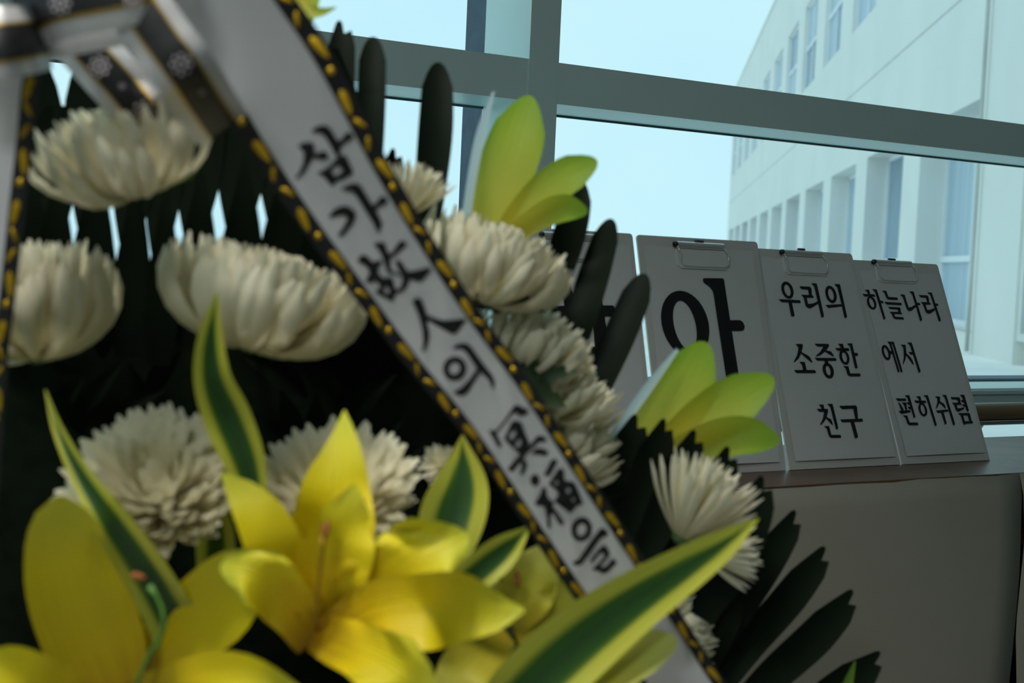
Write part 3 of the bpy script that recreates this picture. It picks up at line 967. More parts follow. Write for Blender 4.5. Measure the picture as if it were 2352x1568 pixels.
# shaded strap leaves filling the lower right, behind the ribbon
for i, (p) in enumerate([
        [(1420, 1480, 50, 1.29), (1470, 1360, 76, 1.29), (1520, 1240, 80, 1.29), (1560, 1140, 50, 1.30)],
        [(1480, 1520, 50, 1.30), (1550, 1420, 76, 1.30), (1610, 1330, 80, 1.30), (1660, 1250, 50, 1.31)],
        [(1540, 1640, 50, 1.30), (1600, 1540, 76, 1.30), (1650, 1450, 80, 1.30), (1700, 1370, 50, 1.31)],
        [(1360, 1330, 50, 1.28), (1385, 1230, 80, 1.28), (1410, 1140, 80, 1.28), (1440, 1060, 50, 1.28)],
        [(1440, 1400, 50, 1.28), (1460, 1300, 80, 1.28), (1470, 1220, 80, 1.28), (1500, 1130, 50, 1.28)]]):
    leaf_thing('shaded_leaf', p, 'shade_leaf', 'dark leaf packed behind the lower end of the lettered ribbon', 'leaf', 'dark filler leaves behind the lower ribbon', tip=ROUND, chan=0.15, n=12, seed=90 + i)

# leaves in the dark heart of the wreath; light shows between the upright and the drooping ones
HEART = 'leaves in the dark heart of the wreath'
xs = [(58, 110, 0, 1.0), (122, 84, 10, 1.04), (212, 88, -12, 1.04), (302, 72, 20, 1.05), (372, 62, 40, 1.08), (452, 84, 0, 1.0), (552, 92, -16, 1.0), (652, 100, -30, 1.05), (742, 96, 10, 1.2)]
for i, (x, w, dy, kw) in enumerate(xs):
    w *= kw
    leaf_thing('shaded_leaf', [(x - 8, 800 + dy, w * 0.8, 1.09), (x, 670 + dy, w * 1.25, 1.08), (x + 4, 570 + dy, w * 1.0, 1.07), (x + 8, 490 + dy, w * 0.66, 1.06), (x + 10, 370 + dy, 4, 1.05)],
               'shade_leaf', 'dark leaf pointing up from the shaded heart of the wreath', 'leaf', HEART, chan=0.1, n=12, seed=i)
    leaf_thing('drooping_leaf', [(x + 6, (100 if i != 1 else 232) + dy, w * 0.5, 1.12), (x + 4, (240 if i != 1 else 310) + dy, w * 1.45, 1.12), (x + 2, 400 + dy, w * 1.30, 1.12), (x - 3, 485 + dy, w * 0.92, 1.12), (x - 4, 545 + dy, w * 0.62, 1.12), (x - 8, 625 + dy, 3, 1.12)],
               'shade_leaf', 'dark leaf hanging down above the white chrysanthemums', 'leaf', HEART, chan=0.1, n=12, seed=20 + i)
rnd = random.Random(3)
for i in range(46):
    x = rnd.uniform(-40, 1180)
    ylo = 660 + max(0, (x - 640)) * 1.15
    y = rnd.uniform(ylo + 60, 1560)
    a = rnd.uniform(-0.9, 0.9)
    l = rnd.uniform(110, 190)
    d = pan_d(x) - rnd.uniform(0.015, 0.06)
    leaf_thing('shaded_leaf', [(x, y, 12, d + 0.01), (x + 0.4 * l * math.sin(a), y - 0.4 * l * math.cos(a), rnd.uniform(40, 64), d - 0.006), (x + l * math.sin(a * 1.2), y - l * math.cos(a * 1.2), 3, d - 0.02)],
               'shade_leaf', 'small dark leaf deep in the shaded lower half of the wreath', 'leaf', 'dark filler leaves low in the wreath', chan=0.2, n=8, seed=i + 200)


# ------------------------------------------------------------------ white chrysanthemums
def petal_mesh(name, curl, wid, cup, length=1.0, n=8):
    """strap petal from the origin along +x, curling up towards +z; width and cross channel"""
    V, Fc, uv = [], [], []
    x = z = 0.0
    for i in range(n):
        t = i / (n - 1)
        ang = curl * (t ** 1.6)
        if i:
            ds = length / (n - 1)
            x += ds * math.cos(ang)
            z += ds * math.sin(ang)
        w = wid * (0.35 + 1.5 * t - 0.9 * t * t) * (1.0 if t < 0.9 else 0.62 if t < 0.999 else 0.22)
        for a in (-1, 0, 1):
            V.append((x - math.sin(ang) * cup * w * abs(a), a * w / 2, z + math.cos(ang) * cup * w * abs(a)))
            uv.append(((a + 1) / 2, t))
    for i in range(n - 1):
        for j in range(2):
            k = i * 3 + j
            Fc.append((k, k + 1, k + 4, k + 3))
    me = bpy.data.meshes.new(name)
    me.from_pydata(V, [], Fc)
    lay = me.uv_layers.new(name='UVMap')
    for lp in me.loops:
        lay.data[lp.index].uv = uv[lp.vertex_index]
    for p in me.polygons:
        p.use_smooth = True
    me.materials.append(MATS['mum_petal'])
    return me


PETSPEC = [(1.75, 0.17), (1.35, 0.16), (1.0, 0.16), (0.7, 0.15), (0.4, 0.13), (0.15, 0.12)]
PET, PEND = [], []
for k_, (c_, w_) in enumerate(PETSPEC):
    me_ = petal_mesh('petal_%d' % k_, c_, w_, 0.32)
    PET.append(me_)
    e_ = me_.vertices[len(me_.vertices) - 2].co
    PEND.append((math.atan2(e_.z, e_.x), math.hypot(e_.x, e_.z)))
sph_v, sph_f = [], []
for i in range(6):
    q = math.pi * i / 10 + 0.001
    for j in range(10):
        a = 2 * math.pi * j / 10
        sph_v.append((math.sin(q) * math.cos(a), math.sin(q) * math.sin(a), -math.cos(q)))
for i in range(5):
    for j in range(10):
        sph_f.append((i * 10 + j, i * 10 + (j + 1) % 10, (i + 1) * 10 + (j + 1) % 10, (i + 1) * 10 + j))
CALYX = bpy.data.meshes.new('calyx')
CALYX.from_pydata(sph_v, [], sph_f)
CALYX.materials.append(MATS['stem_green'])
for p in CALYX.polygons:
    p.use_smooth = True
STEM = bpy.data.meshes.new('stem')
sv, sf = tube([Vector((0, 0, 0)), Vector((0, 0, -0.5)), Vector((0.05, 0, -1.0))], 0.045, 8)
STEM.from_pydata([tuple(v) for v in sv], [], sf)
STEM.materials.append(MATS['stem_green'])


def mum(px, py, d, rpx, axis, label, n=105, style='cup', seed=0, tall=1.0, jit=1.0):
    rnd = random.Random(seed)
    R = rpx / FPX * d
    ax = (RIGHT * axis[0] + UP * axis[1] - FWD * axis[2]).normalized()
    x = ax.orthogonal().normalized()
    y = ax.cross(x)
    rot = Matrix((x, y, ax)).transposed()
    root = empty('chrysanthemum', at(px, py, d), label, 'flower', 'white chrysanthemums in the wreath')
    root.rotation_euler = rot.to_euler()
    ang = 0.0
    for i in range(n):
        t = i / (n - 1)                       # 0 outermost petal, 1 heart
        ang += 2.39996
        if style == 'cup':                    # bowl: tips end on a nearly flat rim
            rt = 1.0 * (1 - t) ** 0.62
            ht = 0.30 + 0.16 * min(1, t * 2.5)
            k = 0 if t < 0.14 else 1 if t < 0.34 else 2 if t < 0.55 else 3 if t < 0.75 else 4
            bz, br, wk = -0.46, 0.10, 1.0
        elif style == 'open':                 # dome seen from the front
            phi = 1.72 * (1 - t) ** 0.62
            rt = 1.0 * math.sin(min(phi, 1.571)) * (1.0 if phi < 1.571 else 1.04)
            ht = 0.42 * math.cos(phi)
            k = 3 if t < 0.3 else 2 if t < 0.6 else 3
            bz, br, wk = -0.38, 0.08, 1.0
        else:                                 # spray: loose, nearly straight petals
            rt = 0.98 * (1 - t) ** 0.6
            ht = 0.55 + 0.35 * t ** 0.5
            k = 4 if t < 0.4 else 5
            bz, br, wk = -0.42, 0.08, 0.95
        if style == 'cup' and i % 13 == 5 and t < 0.35:      # a few loose outer petals
            ht, rt = ht - 0.32, rt * 1.12
        rt = R * max(0.03, rt * rnd.uniform(1 - 0.10 * jit, 1 + 0.10 * jit))
        ht = R * (ht * tall + rnd.uniform(-0.10, 0.10) * jit)
        b0 = br * R * (1 - t)
        dx, dz = rt - b0, ht - bz * R
        ca, cl = PEND[k]
        ln = math.hypot(dx, dz) / cl
        el = math.atan2(dz, dx) - ca
        o = bpy.data.objects.new('petal', PET[k])
        COL.objects.link(o)
        o.parent = root
        o.matrix_local = Matrix.Rotation(ang + rnd.uniform(-0.12, 0.12), 4, 'Z') @ Matrix.Translation((b0, 0, bz * R)) \
            @ Matrix.Rotation(-el, 4, 'Y') @ Matrix.Rotation(rnd.uniform(-0.22, 0.22), 4, 'X') \
            @ Matrix.Diagonal((ln, R * wk * 1.15 * rnd.uniform(0.85, 1.15), ln, 1))
    c = bpy.data.objects.new('calyx', CALYX)
    COL.objects.link(c)
    c.parent = root
    c.matrix_local = Matrix.Translation((0, 0, -0.36 * R)) @ Matrix.Diagonal((0.17 * R, 0.17 * R, 0.14 * R, 1))
    s = bpy.data.objects.new('stem', STEM)
    COL.objects.link(s)
    s.parent = root
    # stem bends back towards the foam panel
    local_back = rot.transposed() @ (at(px, py, d) - CAM).normalized()
    q = Vector((0, 0, -1)).rotation_difference(local_back).to_matrix().to_4x4()
    s.matrix_local = Matrix.Translation((0, 0, -0.38 * R)) @ q @ Matrix.Diagonal((0.05, 0.05, max(0.05, pan_d(px) - d - 0.01), 1))
    return root


mum(288, 362, 0.88, 196, (-0.20, 0.86, 0.34), 'white chrysanthemum below the black and silver bow', 190, 'cup', 1, 1.15, 1.5)
mum(85, 745, 0.95, 185, (0.03, 0.97, 0.10), 'white chrysanthemum half behind the blank edge of the second ribbon', 150, 'cup', 2, 2.1, 1.2)
mum(600, 695, 0.98, 240, (0.27, 0.93, 0.05), 'widest white chrysanthemum, cup-shaped, left of the ribbon lettering', 200, 'cup', 3, 1.0, 0.7)
mum(355, 1105, 0.93, 208, (0.0, 0.62, 0.70), 'white chrysanthemum facing forward above the shaded yellow lily', 190, 'open', 4)
mum(775, 1110, 0.98, 188, (0.10, 0.70, 0.60), 'white chrysanthemum behind the upright petal of the bright yellow lily', 160, 'open', 5)
mum(945, 460, 1.10, 92, (0.30, 0.90, 0.20), 'small white chrysanthemum peeping out beside the ribbon top', 60, 'spray', 6)
mum(1130, 610, 1.12, 188, (0.36, 0.90, 0.08), 'large white chrysanthemum under the upper lime-green leaves', 180, 'cup', 7, 1.0, 0.9)
mum(1230, 800, 1.16, 138, (0.56, 0.80, 0.10), 'white chrysanthemum just below the one under the lime leaves', 130, 'cup', 8, 1.2, 1.5)
mum(1305, 905, 1.18, 125, (0.62, 0.75, 0.08), 'white chrysanthemum in the middle of the column right of the ribbon', 110, 'cup', 9, 1.2, 1.6)
mum(1320, 1020, 1.20, 128, (0.72, 0.64, 0.10), 'lowest white chrysanthemum of the column right of the ribbon', 110, 'cup', 10, 1.2, 1.6)
mum(1590, 1185, 1.13, 150, (0.40, 0.90, 0.10), 'loose white chrysanthemum with straight petals among notched dark leaves', 70, 'spray', 11)
mum(1580, 1440, 1.25, 92, (0.85, 0.45, 0.15), 'small white chrysanthemum beside the lower end of the ribbon', 80, 'cup', 12)
mum(1655, 1270, 1.15, 100, (0.95, 0.00, 0.1), 'small white chrysanthemum half hidden by the tip of the large striped leaf', 44, 'spray', 13)
mum(1085, 735, 1.15, 70, (0.15, 0.85, 0.3), 'small white bud-like chrysanthemum tucked against the ribbon edge', 34, 'spray', 14)
mum(1012, 1066, 1.08, 50, (0.0, 0.3, 0.9), 'small shaded chrysanthemum behind the broad striped leaf by the ribbon', 50, 'open', 15)

# serrated chrysanthemum leaves
def serrated(pts, mat, label, seed):
    v, f, uv = blade(pts, n=17, cols=4, chan=0.1, seed=seed)
    c = len(v) // 17
    for i in range(1, 16):
        mid = v[i * c + 2]
        kk = 1.0 if i % 3 else 0.62
        for j in (0, 4):
            v[i * c + j] = mid + (v[i * c + j] - mid) * kk
    o = mesh_obj('serrated_leaf', v, f, mat, origin=at(pts[0][0], pts[0][1], pts[0][3]), uvs=uv)
    tag(o, label, 'leaf')


serrated([(1090, 700, 8, 1.13), (1140, 695, 52, 1.12), (1190, 690, 60, 1.11), (1250, 715, 5, 1.11)], 'mum_leaf', 'dark serrated leaf under the large chrysanthemum by the lime leaves', 1)
serrated([(1150, 850, 8, 1.14), (1210, 862, 64, 1.13), (1260, 858, 58, 1.12), (1325, 852, 5, 1.12)], 'mum_leaf', 'dark serrated leaf between two chrysanthemums right of the ribbon', 2)
serrated([(1170, 820, 8, 1.13), (1215, 880, 60, 1.12), (1265, 915, 46, 1.12), (1300, 935, 5, 1.12)], 'mum_leaf', 'drooping dark serrated leaf lying over a white chrysanthemum', 3)
serrated([(425, 330, 8, 0.87), (455, 305, 34, 0.86), (485, 285, 30, 0.86), (525, 268, 5, 0.86)], 'bright_leaf', 'bright green leaf scrap at the end of the bow tail', 4)
serrated([(400, 420, 8, 0.9), (430, 400, 26, 0.89), (465, 370, 4, 0.89)], 'bright_leaf', 'tiny bright green leaf under the bow chrysanthemum', 5)

# ------------------------------------------------------------------ lime-green sprigs
def sprig(base, leaves, label, seed):
    root = empty('lime_sprig', at(*base), label, 'foliage sprig', 'lime-green leaf sprigs in the wreath')
    for i, (nm, pts, mat, k) in enumerate(leaves):
        v, f, uv = blade(pts, seed=seed + i, **k)
        child(nm, (v, f), mat, root, smooth=True, uvs=uv)
    return root


R_ = dict(tip=ROUND, chan=0.16, n=16)
sprig((1105, 560, 1.2), [
    ('leaf', [(1095, 600, 60, 1.20), (1130, 480, 112, 1.19), (1180, 340, 132, 1.18), (1218, 219, 84, 1.19)], 'lime_leaf', R_),
    ('leaf', [(1130, 590, 50, 1.19), (1210, 480, 76, 1.18), (1290, 410, 88, 1.17), (1372, 368, 64, 1.17)], 'lime_leaf', R_),
    ('leaf', [(1150, 570, 40, 1.18), (1220, 510, 56, 1.17), (1290, 478, 64, 1.16), (1350, 486, 44, 1.16)], 'lime_leaf', dict(tip=ROUND, chan=0.16, n=16, tilt=0.5)),
    ('underside_leaf', [(1068, 520, 20, 1.172), (1084, 410, 22, 1.172), (1106, 300, 22, 1.172), (1134, 210, 6, 1.17)], 'waxy_leaf', dict(chan=0.1, n=12)),  # pale strip painted as the sky sheen of a dark leaf edge
], 'lime-green sprig of three leaves standing before the window mullion', 10)
sprig((1450, 1090, 1.24), [
    ('leaf', [(1450, 1110, 60, 1.24), (1500, 1010, 120, 1.23), (1565, 900, 146, 1.22), (1622, 785, 100, 1.22)], 'lime_leaf', R_),
    ('leaf', [(1470, 1090, 60, 1.23), (1570, 1000, 96, 1.22), (1670, 930, 116, 1.21), (1778, 868, 84, 1.21)], 'lime_leaf', R_),
    ('leaf', [(1480, 1090, 50, 1.22), (1580, 1035, 84, 1.21), (1690, 1000, 92, 1.20), (1792, 1012, 60, 1.20)], 'lime_leaf', dict(tip=ROUND, chan=0.16, n=16, tilt=0.5)),
    ('underside_leaf', [(1382, 1042, 10, 1.212), (1436, 964, 21, 1.212), (1492, 886, 22, 1.212), (1556, 802, 8, 1.212)], 'waxy_leaf', dict(chan=0.1, n=12)),  # second strip whose pale colour stands for reflected sky
], 'lime-green sprig of three leaves in front of the clipboard with the very large letter', 20)
sprig((630, -60, 1.05), [
    ('leaf', [(640, -110, 60, 1.06), (668, -50, 120, 1.05), (690, 5, 100, 1.05), (712, 62, 8, 1.05)], 'lime_leaf', dict(chan=0.15, n=14)),
    ('leaf', [(660, -30, 30, 1.05), (705, 20, 36, 1.04), (735, 28, 22, 1.04), (772, 17, 3, 1.04)], 'lime_leaf', dict(chan=0.15, n=14)),
], 'lime-green leaf tips above the top of the lettered ribbon', 30)
sprig((1930, 1640, 1.3), [
    ('leaf', [(1930, 1640, 20, 1.30), (1945, 1580, 26, 1.30), (1964, 1518, 4, 1.29)], 'bright_leaf', dict(chan=0.15, n=10)),
    ('leaf', [(1960, 1640, 50, 1.30), (2000, 1610, 70, 1.30), (2060, 1585, 60, 1.29)], 'lime_leaf', dict(tip=ROUND, chan=0.15, n=10)),
], 'lime-green leaf tip beside the lowest notched leaf', 40)

# ------------------------------------------------------------------ variegated striped leaves
VG = 'yellow-edged striped leaves in the wreath'
for i, (pts, lab, k) in enumerate([
    ([(585, 1150, 60, 0.90), (562, 1060, 96, 0.895), (522, 960, 110, 0.89), (488, 870, 88, 0.88), (484, 770, 58, 0.875), (500, 668, 3, 0.87)],
     'twisting striped leaf rising in front of the widest chrysanthemum', dict(chan=0.3, tilt=0.3)),
    ([(420, 1470, 120, 0.935), (335, 1320, 108, 0.885), (255, 1200, 88, 0.852), (185, 1090, 52, 0.86), (132, 985, 26, 0.87), (104, 895, 3, 0.88)],
     'long narrow striped leaf crossing the forward-facing chrysanthemum', dict(chan=0.25, tilt=-0.2)),
    ([(1000, 1330, 90, 0.97), (1035, 1200, 150, 0.975), (1060, 1110, 124, 0.98), (1062, 998, 3, 0.99)],
     'broad striped leaf pointing up against the left edge of the ribbon', dict(chan=0.2, tilt=0.1)),
    ([(1020, 1370, 70, 0.95), (1090, 1320, 84, 0.95), (1160, 1262, 74, 0.955), (1219, 1207, 4, 0.96)],
     'small striped leaf slanting behind the right petal of the bright lily', dict(chan=0.2, tilt=0.2)),
    ([(1130, 1680, 150, 0.885), (1230, 1570, 178, 0.89), (1340, 1470, 172, 0.90), (1460, 1380, 140, 0.915), (1580, 1302, 104, 0.93), (1670, 1243, 66, 0.94), (1742, 1190, 3, 0.95)],
     'largest striped leaf lying across the lower end of the lettered ribbon', dict(chan=0.14, tilt=0.15)),
    ([(500, 1480, 60, 0.95), (497, 1330, 86, 0.95), (495, 1220, 84, 0.95), (500, 1140, 20, 0.955)],
     'shaded striped leaf between the two yellow lilies', dict(chan=0.2)),
    ([(1180, 1700, 110, 0.90), (1330, 1590, 130, 0.91), (1440, 1510, 124, 0.925), (1556, 1470, 84, 0.94)],
     'pale yellow round-ended leaf under the largest striped leaf', dict(chan=0.14, tilt=-0.3)),
]):
    leaf_thing('striped_leaf' if i != 6 else 'pale_leaf', pts, 'variegated' if i != 6 else 'lily_petal_pale', lab, 'leaf', VG, n=24, cols=6, seed=300 + i, tip=ROUND if i == 6 else None, **k)


# ------------------------------------------------------------------ yellow lilies
def lily(center, petals, label, pistil, anthers, mat='lily_petal', pmat='pistil_green'):
    root = empty('lily', at(*center), label, 'flower', 'yellow lilies low in the wreath')
    for i, (pts, k) in enumerate(petals):
        v, f, uv = blade(pts, n=16, cols=6, seed=len(label) * 7 + i, **k)
        child('petal', (v, f), mat, root, smooth=True, uvs=uv)
    if pistil:
        path = [at(*p) for p in spline(pistil, 12)[0]]
        child('pistil', tube(path, [0.0013] * 11 + [0.0022], 8), pmat, root, smooth=True)
    for (a, b) in anthers:
        pa, pb = at(*a), at(*b)
        mid = (pa + pb) / 2
        child('anther', tube([pa, pa.lerp(mid, 0.5), mid, mid.lerp(pb, 0.5), pb], [0.0006, 0.0019, 0.0022, 0.0019, 0.0006], 8), 'anther_rust', root, smooth=True)
    c = at(*center)
    e = at(center[0], center[1] + 60, pan_d(center[0]))
    child('stem', tube([c, c.lerp(e, 0.5) - Vector((0, 0, 0.01)), e], 0.004, 8), 'stem_green', root, smooth=True)
    return root


lily((735, 1440, 0.90), [
    ([(735, 1465, 120, 0.90), (742, 1350, 170, 0.885), (758, 1230, 196, 0.875), (775, 1120, 160, 0.875), (788, 1030, 88, 0.885), (791, 942, 4, 0.90)], dict(chan=0.14, wave=0.16)),
    ([(735, 1468, 100, 0.893), (752, 1360, 160, 0.872), (776, 1260, 166, 0.862), (800, 1180, 112, 0.862), (815, 1112, 6, 0.868)], dict(chan=0.16, wave=0.14, tilt=0.25)),
    ([(715, 1460, 100, 0.895), (668, 1330, 120, 0.87), (615, 1220, 128, 0.855), (560, 1140, 82, 0.86), (508, 1086, 4, 0.875)], dict(chan=0.12, wave=0.12, tilt=0.3)),
    ([(725, 1470, 100, 0.89), (650, 1375, 130, 0.86), (580, 1315, 140, 0.845), (505, 1302, 104, 0.85)], dict(chan=0.14, wave=0.1, tip=ROUND)),
    ([(750, 1465, 100, 0.895), (850, 1360, 170, 0.875), (960, 1285, 190, 0.87), (1076, 1228, 112, 0.885)], dict(chan=0.14, wave=0.2, tip=ROUND)),
    ([(745, 1468, 100, 0.885), (880, 1412, 160, 0.855), (1020, 1398, 176, 0.85), (1120, 1404, 116, 0.86), (1204, 1400, 10, 0.87)], dict(chan=0.16, wave=0.26)),
    ([(725, 1450, 100, 0.885), (820, 1492, 130, 0.84), (910, 1540, 160, 0.82), (1000, 1600, 120, 0.82)], dict(chan=0.14, wave=0.12, tip=ROUND)),
], 'bright open yellow lily in front of the wreath', [(726, 1445, 0.885), (730, 1360, 0.86), (738, 1280, 0.85), (742, 1235, 0.845)],
    [((744, 1238, 0.844), (752, 1195, 0.846))], pmat='pistil_amber')
lily((260, 1600, 0.97), [
    ([(270, 1640, 100, 0.93), (235, 1520, 215, 0.92), (185, 1390, 240, 0.895), (152, 1260, 196, 0.86), (140, 1180, 130, 0.835), (138, 1138, 24, 0.82)], dict(chan=0.22, wave=0.06)),
    ([(290, 1590, 90, 0.955), (390, 1480, 160, 0.927), (490, 1390, 186, 0.90), (560, 1310, 130, 0.878), (600, 1262, 10, 0.866)], dict(chan=0.14, wave=0.1)),
    ([(290, 1620, 90, 0.845), (430, 1575, 130, 0.82), (560, 1560, 120, 0.81), (700, 1600, 30, 0.81)], dict(chan=0.12, wave=0.12)),
    ([(230, 1640, 90, 0.845), (120, 1590, 140, 0.82), (20, 1550, 140, 0.81), (-80, 1540, 30, 0.81)], dict(chan=0.12, wave=0.12)),
], 'shaded yellow lily with one tall rounded petal', [(290, 1640, 0.83), (330, 1530, 0.815), (376, 1440, 0.80), (368, 1385, 0.80), (342, 1345, 0.80)],
    [((300, 1318, 0.80), (336, 1330, 0.80))])
lily((1170, 1440, 1.0), [
    ([(1170, 1450, 60, 1.0), (1200, 1380, 120, 0.985), (1230, 1310, 120, 0.985), (1262, 1240, 6, 0.99)], dict(chan=0.12, wave=0.1)),
    ([(1180, 1450, 60, 1.0), (1260, 1420, 130, 0.99), (1330, 1370, 110, 0.99), (1392, 1320, 6, 1.0)], dict(chan=0.12, wave=0.1)),
    ([(1165, 1455, 60, 0.99), (1110, 1500, 120, 0.965), (1060, 1560, 130, 0.95), (1020, 1640, 40, 0.95)], dict(chan=0.12, wave=0.1)),
    ([(1150, 1450, 60, 1.0), (1120, 1400, 100, 0.99), (1100, 1340, 90, 0.985), (1090, 1290, 6, 0.985)], dict(chan=0.12, wave=0.1)),
], 'dim yellow lily tucked behind the largest striped leaf', [], [((1184, 1310, 0.965), (1190, 1350, 0.965))], mat='lily_petal_pale')


# ------------------------------------------------------------------ ribbons with black and gold borders
def ribbon_frame(cl, d0, d1):
    """cl: (x, y, width between border centres), top to bottom; hangs from distance d0 to d1"""
    L = [0.0]
    for p, q in zip(cl, cl[1:]):
        L.append(L[-1] + math.hypot(q[0] - p[0], q[1] - p[1]))
    return [(x, y, w, d0 + (d1 - d0) * l / L[-1]) for (x, y, w), l in zip(cl, L)]


def ribbon(name, cl, label, d0, d1, side=(1, 1)):
    pts = ribbon_frame(cl, d0, d1)
    _, ev, L = spline(pts, 2)
    mid = ev(0.5)
    root = empty(name, at(*[ev(0.98)[k] for k in (0, 1, 3)]), label, 'ribbon')
    n = 60

    def strip(a0, a1, cols, off):
        V, Fc, uv = [], [], []
        for i in range(n):
            t = i / (n - 1)
            x, y, w, d = ev(t)
            x2, y2 = ev(min(1, t + 0.004))[:2]
            x1, y1 = ev(max(0, t - 0.004))[:2]
            l = math.hypot(x2 - x1, y2 - y1)
            nx, ny = (y2 - y1) / l, -(x2 - x1) / l
            for j in range(cols + 1):
                a = a0 + (a1 - a0) * j / cols
                V.append(at(x + nx * a * w / 2, y + ny * a * w / 2, d - off))
                uv.append((j / cols, t))
        m = cols + 1
        for i in range(n - 1):
            for j in range(cols):
                Fc.append((i * m + j, i * m + j + 1, (i + 1) * m + j + 1, (i + 1) * m + j))
        return V, Fc
    child('white_band', strip(-0.84, 0.84, 8, 0.0), 'ribbon_white', root, smooth=True)

    def local(t, a):
        x, y, w, d = ev(t)
        x2, y2 = ev(min(1, t + 0.004))[:2]
        x1, y1 = ev(max(0, t - 0.004))[:2]
        l = math.hypot(x2 - x1, y2 - y1)
        return x, y, w, d, ((y2 - y1) / l, -(x2 - x1) / l), ((x2 - x1) / l, (y2 - y1) / l)

    for sgn, on in zip((-1, 1), side):
        if not on:
            continue
        b = child('border', strip(*((-1.20, -0.82) if sgn < 0 else (0.82, 1.20)), 2, 0.0004), 'ribbon_black', root, smooth=True)
        # woven gold: lens, dot, lens, short leaf, short leaf ...
        d_ = 30.0
        k = 0
        while True:
            t = d_ / L
            if t > 0.985:
                break
            x, y, w, d, nn, tt = local(t, sgn)
            kind = k % 5
            sc = w / 190.0
            if kind in (0, 2):
                hl, hw, skew, shift = 40 * sc, 9.0 * sc, (0.14 if kind == 0 else -0.14) * sgn, (0.02 if kind == 0 else -0.02)
            elif kind == 1:
                hl, hw, skew, shift = 9 * sc, 7.5 * sc, 0, 0.0
            else:
                hl, hw, skew, shift = 21 * sc, 5.5 * sc, (0.5 if kind == 3 else -0.5) * sgn, 0.0
            cx, cy = x + nn[0] * (sgn + shift * sgn) * w / 2, y + nn[1] * (sgn + shift * sgn) * w / 2
            ax = (tt[0] * math.cos(skew) + nn[0] * math.sin(skew), tt[1] * math.cos(skew) + nn[1] * math.sin(skew))
            bx = (-ax[1], ax[0])
            V = [at(cx, cy, d - 0.0026)]
            m = 12
            for j in range(m):
                q = 2 * math.pi * j / m
                r = math.copysign(abs(math.sin(q)) ** 1.4, math.sin(q)) if kind != 1 else math.sin(q)
                V.append(at(cx + ax[0] * hl * math.cos(q) + bx[0] * hw * r, cy + ax[1] * hl * math.cos(q) + bx[1] * hw * r, d - 0.0011))
            Fc = [(0, 1 + j, 1 + (j + 1) % m) for j in range(m)]
            child('gold_motif', (V, Fc), 'gold_thread', b, smooth=True)
            d_ += {0: 54, 1: 54, 2: 56, 3: 44, 4: 54}[kind] * sc
            k += 1
    return root, ev, L


main_cl = [(420, -130, 236), (490, -28, 236), (560, 72, 236), (629, 173, 236), (691, 280, 232), (790, 445, 210), (899, 608, 190),
           (1015, 774, 177), (1134, 928, 165), (1258, 1114, 159), (1374, 1289, 156), (1460, 1415, 153), (1545, 1545, 151), (1640, 1690, 150)]
rb, ev, L = ribbon('memorial_ribbon', main_cl, 'white ribbon lettered in black brush script with black and gold borders', 0.785, 1.03)
samples = [(ev(i / 400), i / 400) for i in range(401)]


def rib_map(x, y):
    (sx, sy, w, d), t = min(samples, key=lambda q: (q[0][0] - x) ** 2 + (q[0][1] - y) ** 2)
    return at(x, y, d - 0.0016)


def brush(off, *polys):
    ox, oy = off
    out = []
    for p in polys:
        if p[0] == 'o':
            out.append(([(ox + x / 8, oy + y / 8) for x, y in ell(*p[1])], [[(ox + x / 8, oy + y / 8) for x, y in ell(*p[2])]] if len(p) > 2 else []))
        else:
            outer, holes = (p[0], list(p[1:])) if isinstance(p[0][0], tuple) else (p, [])
            out.append(([(ox + x / 8, oy + y / 8) for x, y in outer], [[(ox + x / 8, oy + y / 8) for x, y in h] for h in holes]))
    child('letter', glyph_mesh(out, rib_map), 'ink', rb)


brush((640, 270),
      [(360, 510), (480, 455), (620, 460), (660, 520), (640, 620), (690, 660), (830, 610), (900, 660), (910, 730), (860, 780), (760, 770), (640, 740), (560, 850), (470, 1010), (330, 1130), (290, 1120), (380, 1000), (450, 850), (465, 650), (430, 590), (370, 545)],
      [(600, 240), (720, 160), (850, 140), (940, 190), (1090, 430), (1150, 400), (1250, 280), (1320, 275), (1370, 330), (1350, 390), (1180, 490), (1120, 600), (1120, 720), (1060, 720), (950, 520), (850, 350), (780, 290), (620, 270)],
      [[(1060, 750), (1180, 680), (1240, 710), (1370, 990), (1350, 1040), (1200, 1130), (1060, 1170), (1000, 1260), (950, 1230), (800, 1060), (700, 1020), (820, 960), (950, 870)],
       [(950, 960), (1080, 870), (1180, 960), (1160, 1010), (1040, 1080)]])
brush((700, 400),
      [(660, 270), (800, 190), (920, 160), (1020, 200), (1240, 560), (1290, 550), (1400, 410), (1470, 410), (1530, 490), (1500, 540), (1330, 620), (1310, 680), (1390, 810), (1420, 900), (1360, 1080), (1320, 1040), (1250, 900), (930, 380), (850, 310), (680, 290)],
      [(430, 780), (540, 650), (680, 580), (800, 590), (920, 680), (940, 780), (890, 900), (720, 1110), (640, 1160), (610, 1120), (720, 950), (780, 830), (740, 760), (650, 760), (470, 800)])
